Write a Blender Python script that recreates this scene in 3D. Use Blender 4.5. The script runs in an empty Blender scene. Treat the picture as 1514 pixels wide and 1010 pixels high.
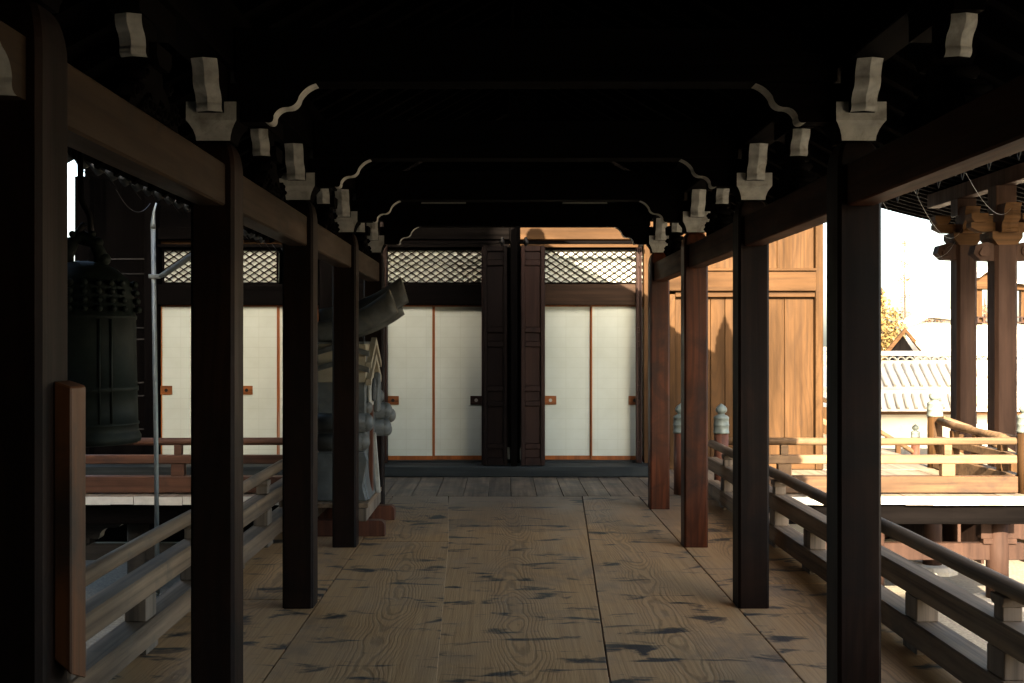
import bpy, bmesh, math, random
from mathutils import Vector, Matrix
R = math.radians
random.seed(7)
sc = bpy.context.scene
col = sc.collection

# ---------------------------------------------------------------- camera, sky, sun, exposure
FPX = 1644.0                                     # focal length in photo pixels (1514 px wide)
VX, VY, EYE = 741.0, 505.0, 1.6
cam_d = bpy.data.cameras.new('camera')
cam_d.sensor_width = 36.0
cam_d.lens = FPX / 1514.0 * 36.0
cam_d.shift_x = (757.0 - VX) / 1514.0
cam_d.clip_start = 0.05
cam_d.clip_end = 2000.0
cam = bpy.data.objects.new('camera', cam_d)
col.objects.link(cam)
cam.location = (0, 0, EYE)
cam.rotation_euler = (R(90), 0, 0)
sc.camera = cam

SUN_A, SUN_B = 0.10, -0.48                      # light travels along (A, 1, B)
sun_dir = Vector((SUN_A, 1.0, SUN_B)).normalized()
world = bpy.data.worlds.new('World')
sc.world = world
world.use_nodes = True
wn = world.node_tree.nodes
wl = world.node_tree.links
for n in list(wn):
    wn.remove(n)
w_out = wn.new('ShaderNodeOutputWorld')
w_bg = wn.new('ShaderNodeBackground')
w_sky = wn.new('ShaderNodeTexSky')
w_sky.sky_type = 'NISHITA'
w_sky.sun_disc = False
w_sky.sun_elevation = math.asin(-sun_dir.z)
w_sky.sun_rotation = math.atan2(-sun_dir.x, -sun_dir.y)
w_sky.dust_density = 3.5
w_sky.air_density = 1.0
w_sky.ozone_density = 1.0
w_bg.inputs['Strength'].default_value = 0.115
w_mul = wn.new('ShaderNodeMix'); w_mul.data_type = 'RGBA'; w_mul.blend_type = 'MULTIPLY'      # the photograph's warm white balance, same in every direction
w_mul.inputs['Factor'].default_value = 1.0; w_mul.inputs[7].default_value = (1.0, 0.965, 0.89, 1)
wl.new(w_sky.outputs['Color'], w_mul.inputs[6])
wl.new(w_mul.outputs[2], w_bg.inputs['Color'])
wl.new(w_bg.outputs['Background'], w_out.inputs['Surface'])

sun_d = bpy.data.lights.new('sun', 'SUN')
sun_d.energy = 4.0
sun_d.angle = R(0.5)
sun_d.color = (1.0, 0.82, 0.60)
sun = bpy.data.objects.new('sun', sun_d)
col.objects.link(sun)
sun.rotation_euler = sun_dir.to_track_quat('-Z', 'Y').to_euler()
sun.location = (-3, -20, 14)

sc.view_settings.view_transform = 'Standard'
sc.view_settings.look = 'None'
sc.view_settings.exposure = 3.12
sc.view_settings.gamma = 1.0
sc.render.engine = 'CYCLES'
sc.cycles.use_denoising = True
sc.cycles.max_bounces = 8
sc.cycles.diffuse_bounces = 5

def P(px, py, Y):
    return Vector(((px - VX) * Y / FPX, Y, EYE - (py - VY) * Y / FPX))
def PX(px, Y):
    return (px - VX) * Y / FPX
def PZ(py, Y):
    return EYE - (py - VY) * Y / FPX

# ---------------------------------------------------------------- mesh helpers
LOC = {}
class MB:
    def __init__(s):
        s.v, s.f, s.m, s.s = [], [], [], []
    def add(s, vs, fs, mi=0, smooth=False):
        b = len(s.v)
        s.v += [Vector(v) for v in vs]
        for f in fs:
            s.f.append([b + i for i in f]); s.m.append(mi); s.s.append(smooth)
        return s
    def box(s, x0, x1, y0, y1, z0, z1, mi=0):
        vs = [(x, y, z) for z in (z0, z1) for y in (y0, y1) for x in (x0, x1)]
        return s.add(vs, [(0, 2, 3, 1), (4, 5, 7, 6), (0, 1, 5, 4), (2, 6, 7, 3), (0, 4, 6, 2), (1, 3, 7, 5)], mi)
    def prism(s, prof, axis, a0, a1, mi=0, smooth=False):
        # prof: 2-D points; axis x -> (y,z), y -> (x,z), z -> (x,y)
        def p3(p, a):
            return {'x': (a, p[0], p[1]), 'y': (p[0], a, p[1]), 'z': (p[0], p[1], a)}[axis]
        n = len(prof)
        vs = [p3(p, a0) for p in prof] + [p3(p, a1) for p in prof]
        s.add(vs, [(i, (i + 1) % n, n + (i + 1) % n, n + i) for i in range(n)], mi, smooth)
        b = len(s.v) - 2 * n
        for f in (list(range(n))[::-1], [n + i for i in range(n)]):
            s.f.append([b + i for i in f]); s.m.append(mi); s.s.append(False)
        return s
    def tube(s, pts, r, n=10, mi=0, caps=True, smooth=True):
        pts = [Vector(p) for p in pts]
        rr = r if isinstance(r, (list, tuple)) else [r] * len(pts)
        rings = []
        up = None
        for i, p in enumerate(pts):
            d = (pts[min(i + 1, len(pts) - 1)] - pts[max(i - 1, 0)]).normalized()
            if up is None:
                up = Vector((0, 0, 1)) if abs(d.z) < 0.9 else Vector((1, 0, 0))
            a = d.cross(up).normalized(); b_ = a.cross(d).normalized(); up = b_
            rings.append([p + (a * math.cos(2 * math.pi * k / n) + b_ * math.sin(2 * math.pi * k / n)) * rr[i] for k in range(n)])
        b = len(s.v)
        vs = [q for ring in rings for q in ring]
        fs = []
        for i in range(len(rings) - 1):
            for k in range(n):
                fs.append((i * n + k, i * n + (k + 1) % n, (i + 1) * n + (k + 1) % n, (i + 1) * n + k))
        s.add(vs, fs, mi, smooth)
        if caps:
            for f in (list(range(n))[::-1], [(len(rings) - 1) * n + k for k in range(n)]):
                s.f.append([b + i for i in f]); s.m.append(mi); s.s.append(False)
        return s
    def lathe(s, prof, cx, cy, n=24, mi=0, smooth=True):
        vs, fs = [], []
        for (r, z) in prof:
            for k in range(n):
                a = 2 * math.pi * k / n
                vs.append((cx + r * math.cos(a), cy + r * math.sin(a), z))
        for i in range(len(prof) - 1):
            for k in range(n):
                fs.append((i * n + k, i * n + (k + 1) % n, (i + 1) * n + (k + 1) % n, (i + 1) * n + k))
        fs.append([(len(prof) - 1) * n + k for k in range(n)])
        fs.append(list(range(n))[::-1])
        return s.add(vs, fs, mi, smooth)
    def ball(s, c, r, mi=0, nu=12, nv=8, sx=1, sy=1, sz=1):
        vs, fs = [], []
        for j in range(nv + 1):
            t = math.pi * j / nv
            for k in range(nu):
                a = 2 * math.pi * k / nu
                vs.append((c[0] + sx * r * math.sin(t) * math.cos(a), c[1] + sy * r * math.sin(t) * math.sin(a), c[2] - sz * r * math.cos(t)))
        for j in range(nv):
            for k in range(nu):
                fs.append((j * nu + k, j * nu + (k + 1) % nu, (j + 1) * nu + (k + 1) % nu, (j + 1) * nu + k))
        return s.add(vs, fs, mi, True)
    def build(s, name, mats, parent=None, bevel=0.0, origin=None, seg=1):
        if not isinstance(mats, (list, tuple)):
            mats = [mats]
        o0 = Vector(LOC.get(parent.name, (0, 0, 0))) if parent else Vector(origin or (0, 0, 0))
        me = bpy.data.meshes.new(name)
        me.from_pydata([v - o0 for v in s.v], [], s.f)
        for m in mats:
            me.materials.append(m)
        for p, mi, sm in zip(me.polygons, s.m, s.s):
            p.material_index = mi; p.use_smooth = sm
        bm = bmesh.new(); bm.from_mesh(me)
        bmesh.ops.remove_doubles(bm, verts=bm.verts, dist=1e-6)
        bmesh.ops.recalc_face_normals(bm, faces=bm.faces)
        if bevel > 0:
            es = [e for e in bm.edges if len(e.link_faces) == 2 and e.calc_face_angle(0) > R(35)]
            bmesh.ops.bevel(bm, geom=es, offset=bevel, segments=seg, affect='EDGES', clamp_overlap=True)
        bm.to_mesh(me); bm.free()
        o = bpy.data.objects.new(name, me)
        col.objects.link(o)
        if parent:
            o.parent = parent; LOC[o.name] = o0
        else:
            o.location = o0; LOC[o.name] = o0
        return o

def tag(o, label=None, cat=None, group=None, kind=None):
    if label: o['label'] = label
    if cat: o['category'] = cat
    if group: o['group'] = group
    if kind: o['kind'] = kind
    return o
def thing(name, loc, label, cat, group=None):
    o = bpy.data.objects.new(name, None)
    col.objects.link(o)
    o.location = loc; o.empty_display_size = 0.1
    LOC[o.name] = Vector(loc)
    return tag(o, label, cat, group)
def struct(name, loc=(0, 0, 0)):
    o = bpy.data.objects.new(name, None)
    col.objects.link(o); o.location = loc; LOC[o.name] = Vector(loc)
    o['kind'] = 'structure'
    return o
def kids(o):
    return list(o.children)
def copy_tree(o, parent=None, delta=None, label=None):
    c = o.copy(); col.objects.link(c)
    if parent: c.parent = parent
    if delta is not None: c.location = o.location + Vector(delta)
    LOC[c.name] = (LOC[o.name] + Vector(delta)) if delta is not None else (LOC[parent.name] if parent else LOC[o.name])
    if label: c['label'] = label
    for ch in kids(o):
        copy_tree(ch, c)
    return c
def inst(src, name, parent, loc, rot=(0, 0, 0), scale=(1, 1, 1)):
    """copy of one mesh object as a piece under parent, loc in world coordinates"""
    c = bpy.data.objects.new(name, src.data)
    col.objects.link(c); c.parent = parent
    c.location = Vector(loc) - LOC[parent.name]; c.rotation_euler = rot; c.scale = scale
    return c

# ---------------------------------------------------------------- materials
def base_mat(name):
    m = bpy.data.materials.new(name); m.use_nodes = True
    nt = m.node_tree
    return m, nt, nt.nodes, nt.links, nt.nodes['Principled BSDF']
def coords(nt, rnd=True):
    N, L = nt.nodes, nt.links
    tc = N.new('ShaderNodeTexCoord')
    if not rnd:
        return tc.outputs['Object']
    oi = N.new('ShaderNodeObjectInfo')
    mu = N.new('ShaderNodeVectorMath'); mu.operation = 'MULTIPLY_ADD'
    cb = N.new('ShaderNodeCombineXYZ')
    for i in range(3): L.new(oi.outputs['Random'], cb.inputs[i])
    L.new(cb.outputs[0], mu.inputs[0]); mu.inputs[1].default_value = (17.3, 29.1, 11.7)
    L.new(tc.outputs['Object'], mu.inputs[2])
    return mu.outputs[0]
def noise(nt, vec, scale=(1, 1, 1), detail=4, rough=0.55, dist=0.0, s=1.0):
    N, L = nt.nodes, nt.links
    mp = N.new('ShaderNodeMapping'); mp.inputs['Scale'].default_value = scale
    L.new(vec, mp.inputs['Vector'])
    n = N.new('ShaderNodeTexNoise'); n.inputs['Scale'].default_value = s
    n.inputs['Detail'].default_value = detail; n.inputs['Roughness'].default_value = rough
    n.inputs['Distortion'].default_value = dist
    L.new(mp.outputs[0], n.inputs['Vector'])
    return n.outputs['Fac']
def ramp(nt, fac, stops):
    r = nt.nodes.new('ShaderNodeValToRGB')
    e = r.color_ramp.elements
    e[0].position, e[0].color = stops[0][0], (*stops[0][1], 1)
    e[1].position, e[1].color = stops[-1][0], (*stops[-1][1], 1)
    for p, c in stops[1:-1]:
        k = e.new(p); k.color = (*c, 1)
    nt.links.new(fac, r.inputs['Fac'])
    return r.outputs['Color']
def mix(nt, fac, a, b, mode='MIX'):
    m = nt.nodes.new('ShaderNodeMix'); m.data_type = 'RGBA'; m.blend_type = mode
    for val, sock in ((fac, m.inputs['Factor']), (a, m.inputs[6]), (b, m.inputs[7])):
        if isinstance(val, (int, float)): sock.default_value = val
        elif isinstance(val, tuple): sock.default_value = (*val, 1)
        else: nt.links.new(val, sock)
    return m.outputs[2]
def math_n(nt, op, a, b=None, c=None):
    m = nt.nodes.new('ShaderNodeMath'); m.operation = op
    for i, v in enumerate((a, b, c)):
        if v is None: continue
        if isinstance(v, (int, float)): m.inputs[i].default_value = v
        else: nt.links.new(v, m.inputs[i])
    return m.outputs[0]
def bump(nt, h, bsdf, strength=0.3, dist=0.01):
    b = nt.nodes.new('ShaderNodeBump'); b.inputs['Strength'].default_value = strength
    b.inputs['Distance'].default_value = dist
    nt.links.new(h, b.inputs['Height']); nt.links.new(b.outputs[0], bsdf.inputs['Normal'])
def scl(c, k):
    return tuple(x * k for x in c)

def wood(name, c, axis='y', dark=0.45, light=1.35, rough=0.6, fine=22, stain=None, st_amt=(0.55, 0.72), bstr=0.35, spec=0.3, figure=0.0):
    m, nt, N, L, B = base_mat(name)
    v = coords(nt)
    sc_ = {'x': (0.5, fine, fine), 'y': (fine, 0.5, fine), 'z': (fine, fine, 0.5)}[axis]
    lo = {'x': (0.6, 4, 4), 'y': (4, 0.6, 4), 'z': (4, 4, 0.6)}[axis]
    g = noise(nt, v, sc_, 5, 0.6, 0.4)
    big = noise(nt, v, lo, 4, 0.6, 0.3)
    k1 = ramp(nt, g, [(0.3, scl(c, dark)), (0.5, c), (0.72, scl(c, light))])
    k2 = ramp(nt, big, [(0.3, (0.55, 0.55, 0.58)), (0.7, (1.25, 1.2, 1.15))])
    out = mix(nt, 1.0, k1, k2, 'MULTIPLY')
    if figure:
        fs_ = {'x': (0.35, 2.2, 2.2), 'y': (2.2, 0.35, 2.2), 'z': (2.2, 2.2, 0.35)}[axis]
        fg = noise(nt, v, fs_, 2, 0.4, 0.0)
        rg = math_n(nt, 'SINE', math_n(nt, 'MULTIPLY', fg, 95.0))
        out = mix(nt, math_n(nt, 'MULTIPLY', ramp(nt, rg, [(0.1, (0, 0, 0)), (0.9, (1, 1, 1))]), figure), out, scl(c, 0.42))
    if stain:
        sn = noise(nt, v, (2.3, 2.3, 2.3), 6, 0.65, 0.5)
        sf = ramp(nt, sn, [(st_amt[0], (0, 0, 0)), (st_amt[1], (1, 1, 1))])
        out = mix(nt, sf, out, stain)
    L.new(out, B.inputs['Base Color'])
    rr = ramp(nt, big, [(0.3, scl((1, 1, 1), min(1, rough + 0.12))), (0.7, scl((1, 1, 1), max(0.05, rough - 0.12)))])
    L.new(rr, B.inputs['Roughness'])
    B.inputs['Specular IOR Level'].default_value = spec
    bump(nt, g, B, bstr, 0.004)
    return m
def plain(name, c, rough=0.6, var=0.18, s=6.0, metallic=0.0, spec=0.35, dirt=None, dirt_s=3.0, dirt_rng=(0.55, 0.75), bstr=0.15):
    m, nt, N, L, B = base_mat(name)
    v = coords(nt)
    n = noise(nt, v, (1, 1, 1), 6, 0.6, 0.2, s)
    out = ramp(nt, n, [(0.3, scl(c, 1 - var)), (0.7, scl(c, 1 + var))])
    if dirt:
        dn = noise(nt, v, (1, 1, 1), 7, 0.65, 0.6, dirt_s)
        df = ramp(nt, dn, [(dirt_rng[0], (0, 0, 0)), (dirt_rng[1], (1, 1, 1))])
        out = mix(nt, df, out, dirt)
    L.new(out, B.inputs['Base Color'])
    B.inputs['Roughness'].default_value = rough; B.inputs['Metallic'].default_value = metallic
    B.inputs['Specular IOR Level'].default_value = spec
    if bstr: bump(nt, n, B, bstr, 0.01)
    return m

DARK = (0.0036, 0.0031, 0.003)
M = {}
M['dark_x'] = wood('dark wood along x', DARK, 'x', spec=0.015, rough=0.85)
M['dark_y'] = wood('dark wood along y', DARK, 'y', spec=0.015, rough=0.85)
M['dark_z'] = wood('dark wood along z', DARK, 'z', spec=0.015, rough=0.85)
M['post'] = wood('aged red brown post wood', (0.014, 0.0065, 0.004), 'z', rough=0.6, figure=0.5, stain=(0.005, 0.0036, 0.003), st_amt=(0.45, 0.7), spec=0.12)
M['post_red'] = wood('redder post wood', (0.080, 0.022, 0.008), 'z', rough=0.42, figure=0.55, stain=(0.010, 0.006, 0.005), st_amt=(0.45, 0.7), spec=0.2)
M['beam'] = wood('weathered brown beam wood', (0.032, 0.020, 0.011), 'y', stain=(0.014, 0.010, 0.007), spec=0.1)
M['beam_r'] = wood('orange brown beam wood', (0.055, 0.018, 0.0055), 'y', stain=(0.014, 0.006, 0.004), spec=0.08)  # tinted orange for the warm bounce reaching the underside
M['rail_y'] = wood('weathered grey rail wood along y', (0.22, 0.155, 0.098), 'y', dark=0.45, rough=0.75, stain=(0.11, 0.09, 0.068))
M['rail_x'] = wood('brown rail wood along x', (0.24, 0.13, 0.065), 'x', dark=0.6, rough=0.65, stain=(0.11, 0.06, 0.035))
M['rail_lit'] = wood('sunlit tone rail wood', (0.165, 0.105, 0.056), 'x', dark=0.5, light=1.2, rough=0.65, stain=(0.09, 0.05, 0.025), st_amt=(0.52, 0.72))  # paler copy of the rail wood, sunlight put into the colour
M['rail_low'] = wood('honey brown base rail wood', (0.085, 0.046, 0.020), 'x', dark=0.5, rough=0.65, stain=(0.03, 0.017, 0.010), st_amt=(0.48, 0.7))
M['rail_sh'] = wood('red brown rail wood', (0.10, 0.046, 0.026), 'x', dark=0.6, rough=0.65, stain=(0.04, 0.024, 0.018))  # darker copy of the rail wood, veranda shade put into the colour
M['rail_z'] = wood('weathered grey strut wood', (0.17, 0.135, 0.10), 'z', rough=0.75)
M['under'] = wood('grey under veranda wood', (0.035, 0.034, 0.032), 'x', rough=0.75)
M['newel'] = wood('red brown newel wood', (0.11, 0.042, 0.024), 'z', rough=0.55)
M['kohai'] = wood('brown pillar wood', (0.042, 0.023, 0.016), 'z', dark=0.7, light=1.2, rough=0.7, spec=0.15)
M['lit_z'] = wood('honey plank wood upright', (0.060, 0.030, 0.0098), 'z', dark=0.62, light=1.25, fine=26, rough=0.7, spec=0.15, figure=0.32, stain=(0.038, 0.021, 0.011), st_amt=(0.58, 0.8))
M['lit_x'] = wood('honey plank wood level', (0.062, 0.031, 0.0105), 'x', dark=0.55, light=1.25, fine=18, rough=0.7, spec=0.15)
M['door_black'] = wood('blackened door wood', (0.007, 0.0045, 0.004), 'z', rough=0.55, spec=0.08)
M['lintel'] = wood('dark brown lintel wood', (0.030, 0.017, 0.010), 'x', spec=0.1)
M['door'] = wood('dark red brown door wood', (0.024, 0.0125, 0.010), 'z', rough=0.5, spec=0.12)
M['sill'] = wood('blue grey worn sill wood', (0.026, 0.032, 0.033), 'x', rough=0.6, spec=0.15)
M['deck'] = wood('bleached veranda board', (0.22, 0.18, 0.13), 'y', dark=0.55, light=1.2, rough=0.7)
M['orange'] = wood('orange lacquered frame wood', (0.30, 0.095, 0.022), 'z', dark=0.7, light=1.2, rough=0.4)
M['white'] = plain('chalky white paint', (0.43, 0.42, 0.375), 0.85, 0.25, 14, dirt=(0.15, 0.13, 0.10), dirt_s=9, dirt_rng=(0.52, 0.8), bstr=0.5)
M['white_end'] = plain('white painted board end', (0.62, 0.61, 0.55), 0.85, 0.1, 9, dirt=(0.34, 0.32, 0.26), dirt_s=5, dirt_rng=(0.6, 0.85))
M['plaster'] = plain('white plaster', (0.74, 0.71, 0.64), 0.9, 0.06, 2.5, dirt=(0.5, 0.46, 0.38), dirt_s=1.3)
M['bronze'] = plain('dark green bell bronze', (0.009, 0.014, 0.0115), 0.6, 0.5, 5, metallic=0.2, spec=0.2, dirt=(0.026, 0.032, 0.024), dirt_s=4, dirt_rng=(0.5, 0.8))
M['patina'] = plain('pale patinated copper', (0.17, 0.20, 0.18), 0.5, 0.25, 14, metallic=0.2, dirt=(0.06, 0.07, 0.06))
M['iron'] = plain('black iron', (0.015, 0.014, 0.014), 0.5, 0.3, 20, metallic=0.6)
M['brass'] = wood('brown handle plate', (0.22, 0.075, 0.022), 'x', rough=0.4)
M['galv'] = plain('galvanised grey pipe', (0.30, 0.34, 0.34), 0.45, 0.15, 12, metallic=0.4)
M['tile'] = plain('grey roof tile', (0.06, 0.065, 0.067), 0.6, 0.3, 7, dirt=(0.03, 0.033, 0.03))
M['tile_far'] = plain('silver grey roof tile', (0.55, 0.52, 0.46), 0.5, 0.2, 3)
M['tile_old'] = plain('blue grey ornament tile', (0.095, 0.105, 0.105), 0.5, 0.35, 7, dirt=(0.19, 0.175, 0.14), dirt_s=2.4, dirt_rng=(0.5, 0.8))
M['mortar'] = plain('cream mortar', (0.33, 0.29, 0.21), 0.85, 0.2, 6, dirt=(0.25, 0.2, 0.14))
M['stone'] = plain('grey stone', (0.30, 0.28, 0.24), 0.85, 0.25, 9)
M['ground'] = plain('pale courtyard gravel', (0.21, 0.185, 0.14), 0.95, 0.35, 30, dirt=(0.13, 0.115, 0.09), dirt_s=0.5, bstr=0.5)
M['bark'] = wood('bark', (0.06, 0.045, 0.032), 'z', rough=0.9)
M['wire'] = plain('thin grey wire', (0.03, 0.03, 0.028), 0.5, 0.1, 20, metallic=0.0)
M['blackgap'] = plain('dark underfloor board', (0.012, 0.010, 0.009), 0.9, 0.3, 6)

def paper_mat():
    m, nt, N, L, B = base_mat('pale sliding panel paper')
    v = coords(nt, False)
    sep = N.new('ShaderNodeSeparateXYZ'); L.new(v, sep.inputs[0])
    cb = N.new('ShaderNodeCombineXYZ'); L.new(sep.outputs[0], cb.inputs[0]); L.new(sep.outputs[2], cb.inputs[1])
    br = N.new('ShaderNodeTexBrick'); L.new(cb.outputs[0], br.inputs['Vector'])
    br.offset = 0.0; br.inputs['Scale'].default_value = 1.0
    br.inputs['Brick Width'].default_value = 0.245; br.inputs['Row Height'].default_value = 0.125
    br.inputs['Mortar Size'].default_value = 0.004; br.inputs['Mortar Smooth'].default_value = 0.6
    br.inputs['Color1'].default_value = (0.555, 0.595, 0.53, 1); br.inputs['Color2'].default_value = (0.54, 0.58, 0.515, 1)
    br.inputs['Mortar'].default_value = (0.49, 0.525, 0.455, 1)
    n = noise(nt, v, (1, 1, 1), 5, 0.6, 0.2, 2.2)
    oi = N.new('ShaderNodeObjectInfo')
    n = math_n(nt, 'ADD', n, math_n(nt, 'MULTIPLY', math_n(nt, 'SUBTRACT', oi.outputs['Random'], 0.5), 0.25))
    k = ramp(nt, n, [(0.25, (0.88, 0.87, 0.83)), (0.75, (1.04, 1.04, 1.04))])
    L.new(mix(nt, 1.0, br.outputs['Color'], k, 'MULTIPLY'), B.inputs['Base Color'])
    B.inputs['Roughness'].default_value = 0.8; B.inputs['Specular IOR Level'].default_value = 0.2
    return m
M['paper'] = paper_mat()

def floor_mat():
    m, nt, N, L, B = base_mat('worn wide floor plank')
    v = coords(nt, False)
    vr = coords(nt, True)
    sep = N.new('ShaderNodeSeparateXYZ'); L.new(v, sep.inputs[0])
    # cathedral grain: distance from a wavering pith line under the board
    wob = noise(nt, vr, (0.0, 0.55, 0.0), 3, 0.5, 0, 1.0)
    u = math_n(nt, 'ADD', sep.outputs[0], math_n(nt, 'MULTIPLY', math_n(nt, 'SUBTRACT', wob, 0.5), 0.30))
    hb = noise(nt, vr, (0.35, 0.42, 0.0), 3, 0.45, 0.0, 1.0)
    h = math_n(nt, 'ADD', 0.02, math_n(nt, 'MULTIPLY', hb, 0.30))
    r = math_n(nt, 'SQRT', math_n(nt, 'ADD', math_n(nt, 'MULTIPLY', u, u), math_n(nt, 'MULTIPLY', h, h)))
    warp = math_n(nt, 'MULTIPLY', noise(nt, vr, (9, 2.6, 0), 4, 0.55, 0, 1.0), 0.022)
    rings = math_n(nt, 'SINE', math_n(nt, 'MULTIPLY', math_n(nt, 'ADD', r, warp), 520.0))
    # visible only along the middle of a board
    near = ramp(nt, math_n(nt, 'ABSOLUTE', u), [(0.05, (1, 1, 1)), (0.20, (0.12, 0.12, 0.12))])
    ringc = ramp(nt, rings, [(0.0, (0, 0, 0)), (0.95, (1, 1, 1))])
    ringm = math_n(nt, 'MULTIPLY', ringc, near)
    fib = noise(nt, vr, (60, 0.9, 0), 6, 0.7, 0.2, 1.0)
    base = ramp(nt, fib, [(0.28, (0.36, 0.200, 0.085)), (0.5, (0.54, 0.315, 0.140)), (0.75, (0.64, 0.40, 0.195))])
    base = mix(nt, math_n(nt, 'MULTIPLY', ringm, 0.38), base, (0.045, 0.031, 0.022))
    # soft wear and grey weathering
    wear = noise(nt, vr, (1.6, 0.8, 0), 6, 0.62, 0.4, 1.0)
    base = mix(nt, ramp(nt, wear, [(0.42, (0, 0, 0)), (0.75, (0.75, 0.75, 0.75))]), base, (0.40, 0.265, 0.155))
    # dark smudges lying across the boards
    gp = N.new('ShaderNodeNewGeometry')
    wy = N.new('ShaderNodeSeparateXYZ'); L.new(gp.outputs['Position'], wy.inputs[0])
    # greyer and darker towards the hall end
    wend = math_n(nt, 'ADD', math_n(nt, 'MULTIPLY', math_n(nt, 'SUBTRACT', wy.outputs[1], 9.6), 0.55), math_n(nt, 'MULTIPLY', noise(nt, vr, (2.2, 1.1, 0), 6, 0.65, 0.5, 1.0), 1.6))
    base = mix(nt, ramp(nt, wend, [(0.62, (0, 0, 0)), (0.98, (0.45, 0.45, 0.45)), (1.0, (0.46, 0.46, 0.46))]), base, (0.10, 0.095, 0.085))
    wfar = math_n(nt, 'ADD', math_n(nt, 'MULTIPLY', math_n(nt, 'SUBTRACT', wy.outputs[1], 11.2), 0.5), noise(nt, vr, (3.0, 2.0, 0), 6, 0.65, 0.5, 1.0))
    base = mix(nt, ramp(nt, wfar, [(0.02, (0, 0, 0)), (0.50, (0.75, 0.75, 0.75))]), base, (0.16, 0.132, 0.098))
    sm = noise(nt, vr, (2.3, 5.6, 0), 6, 0.60, 0.55, 1.0)
    smf = ramp(nt, sm, [(0.565, (0, 0, 0)), (0.60, (0.55, 0.55, 0.55)), (0.64, (0.95, 0.95, 0.95))])
    sm2 = noise(nt, vr, (1.2, 0.9, 0), 5, 0.7, 0.5, 1.0)
    smf2 = ramp(nt, sm2, [(0.54, (0, 0, 0)), (0.72, (0.6, 0.6, 0.6))])
    base = mix(nt, smf2, base, (0.105, 0.10, 0.092))
    base = mix(nt, smf, base, (0.020, 0.030, 0.036))
    L.new(base, B.inputs['Base Color'])
    L.new(ramp(nt, wear, [(0.3, (0.62, 0.62, 0.62)), (0.7, (0.45, 0.45, 0.45))]), B.inputs['Roughness'])
    B.inputs['Specular IOR Level'].default_value = 0.3
    hh = math_n(nt, 'ADD', math_n(nt, 'MULTIPLY', ringm, -0.7), fib)
    bump(nt, hh, B, 0.45, 0.004)
    return m
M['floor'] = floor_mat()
M['floor_end'] = wood('grey threshold board', (0.19, 0.145, 0.098), 'y', dark=0.5, rough=0.6, stain=(0.06, 0.058, 0.05), st_amt=(0.45, 0.7))  # greyer than the boards outside the corridor

def leaf_mat(name, c, trans=0.35):
    m, nt, N, L, B = base_mat(name)
    v = coords(nt)
    n = noise(nt, v, (1, 1, 1), 3, 0.6, 0, 1.7)
    L.new(ramp(nt, n, [(0.3, scl(c, 0.6)), (0.7, scl(c, 1.5))]), B.inputs['Base Color'])
    B.inputs['Roughness'].default_value = 0.6
    B.inputs['Subsurface Weight'].default_value = 0.0
    return m
M['leaf_y'] = leaf_mat('yellow green leaf', (0.17, 0.115, 0.035))
M['leaf_p'] = leaf_mat('pale blossom leaf', (0.15, 0.08, 0.035))
M['leaf_d'] = leaf_mat('dark green shade tree leaf', (0.05, 0.075, 0.03))

# ---------------------------------------------------------------- the setting: ground, floors
GZ = -1.25
g = MB(); g.box(-400, 400, -400, 600, GZ - 0.3, GZ)
tag(g.build('ground', M['ground']), kind='structure')

YS = [2.72 + 1.97 * k for k in range(5)]          # front faces of the posts
PW = 0.185
XL, XR = -1.22, 1.515                             # post centres
XC = 0.5 * (XL + XR)
FE = 11.5                                         # corridor floor ends, veranda begins

cf = struct('corridor_floor', (0, 0, 0))
def plank(x0a, x1a, x0b, x1b, ya, yb, parent, mat, z1=0.0, t=0.05, gap=0.004, dz=0.0, bev=0.003):
    m = MB()
    cx, cy = (x0a + x1a + x0b + x1b) / 4, (ya + yb) / 2
    vs = [(x0a + gap, ya, z1 - t), (x1a - gap, ya, z1 - t), (x1b - gap, yb, z1 - t), (x0b + gap, yb, z1 - t)]
    vs += [(x, y, z1 + dz) for x, y, _ in vs]
    m.add([(x - cx, y - cy, z) for x, y, z in vs], [(3, 2, 1, 0), (4, 5, 6, 7), (0, 1, 5, 4), (1, 2, 6, 5), (2, 3, 7, 6), (3, 0, 4, 7)])
    o = m.build('plank', mat, None, bevel=bev)
    o.parent = parent; o.location = Vector((cx, cy, 0)) - LOC[parent.name]
    return o
def s1(y): return -0.13 - 0.030 * y if y < 8.0 else -0.37 - 0.05 * (y - 8.0)
def s2(y): return 0.24 + 0.052 * y
Y0, Y1 = -2.6, FE - 0.004
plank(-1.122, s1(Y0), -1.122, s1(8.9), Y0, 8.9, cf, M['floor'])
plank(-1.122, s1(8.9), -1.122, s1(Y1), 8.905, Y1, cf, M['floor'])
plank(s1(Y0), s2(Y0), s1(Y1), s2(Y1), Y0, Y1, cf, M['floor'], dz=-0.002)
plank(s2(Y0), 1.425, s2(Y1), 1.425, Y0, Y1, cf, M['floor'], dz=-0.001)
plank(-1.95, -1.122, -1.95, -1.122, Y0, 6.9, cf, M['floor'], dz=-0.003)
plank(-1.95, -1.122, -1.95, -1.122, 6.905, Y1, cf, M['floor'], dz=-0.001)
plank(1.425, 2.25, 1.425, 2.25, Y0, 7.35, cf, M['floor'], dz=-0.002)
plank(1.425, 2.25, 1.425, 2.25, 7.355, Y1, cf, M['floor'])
for i in range(9):                                 # joists carrying the boards
    y = -2.4 + i * 1.7
    m = MB(); m.box(-1.97, 2.27, y, y + 0.16, -0.24, -0.052)
    m.build('joist', M['dark_x'], cf)
for x in (-1.9, -0.6, 0.9, 2.2):
    m = MB(); m.box(x - 0.08, x + 0.08, Y0, FE - 0.1, -0.42, -0.243)
    m.build('bearer', M['dark_y'], cf)
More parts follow.
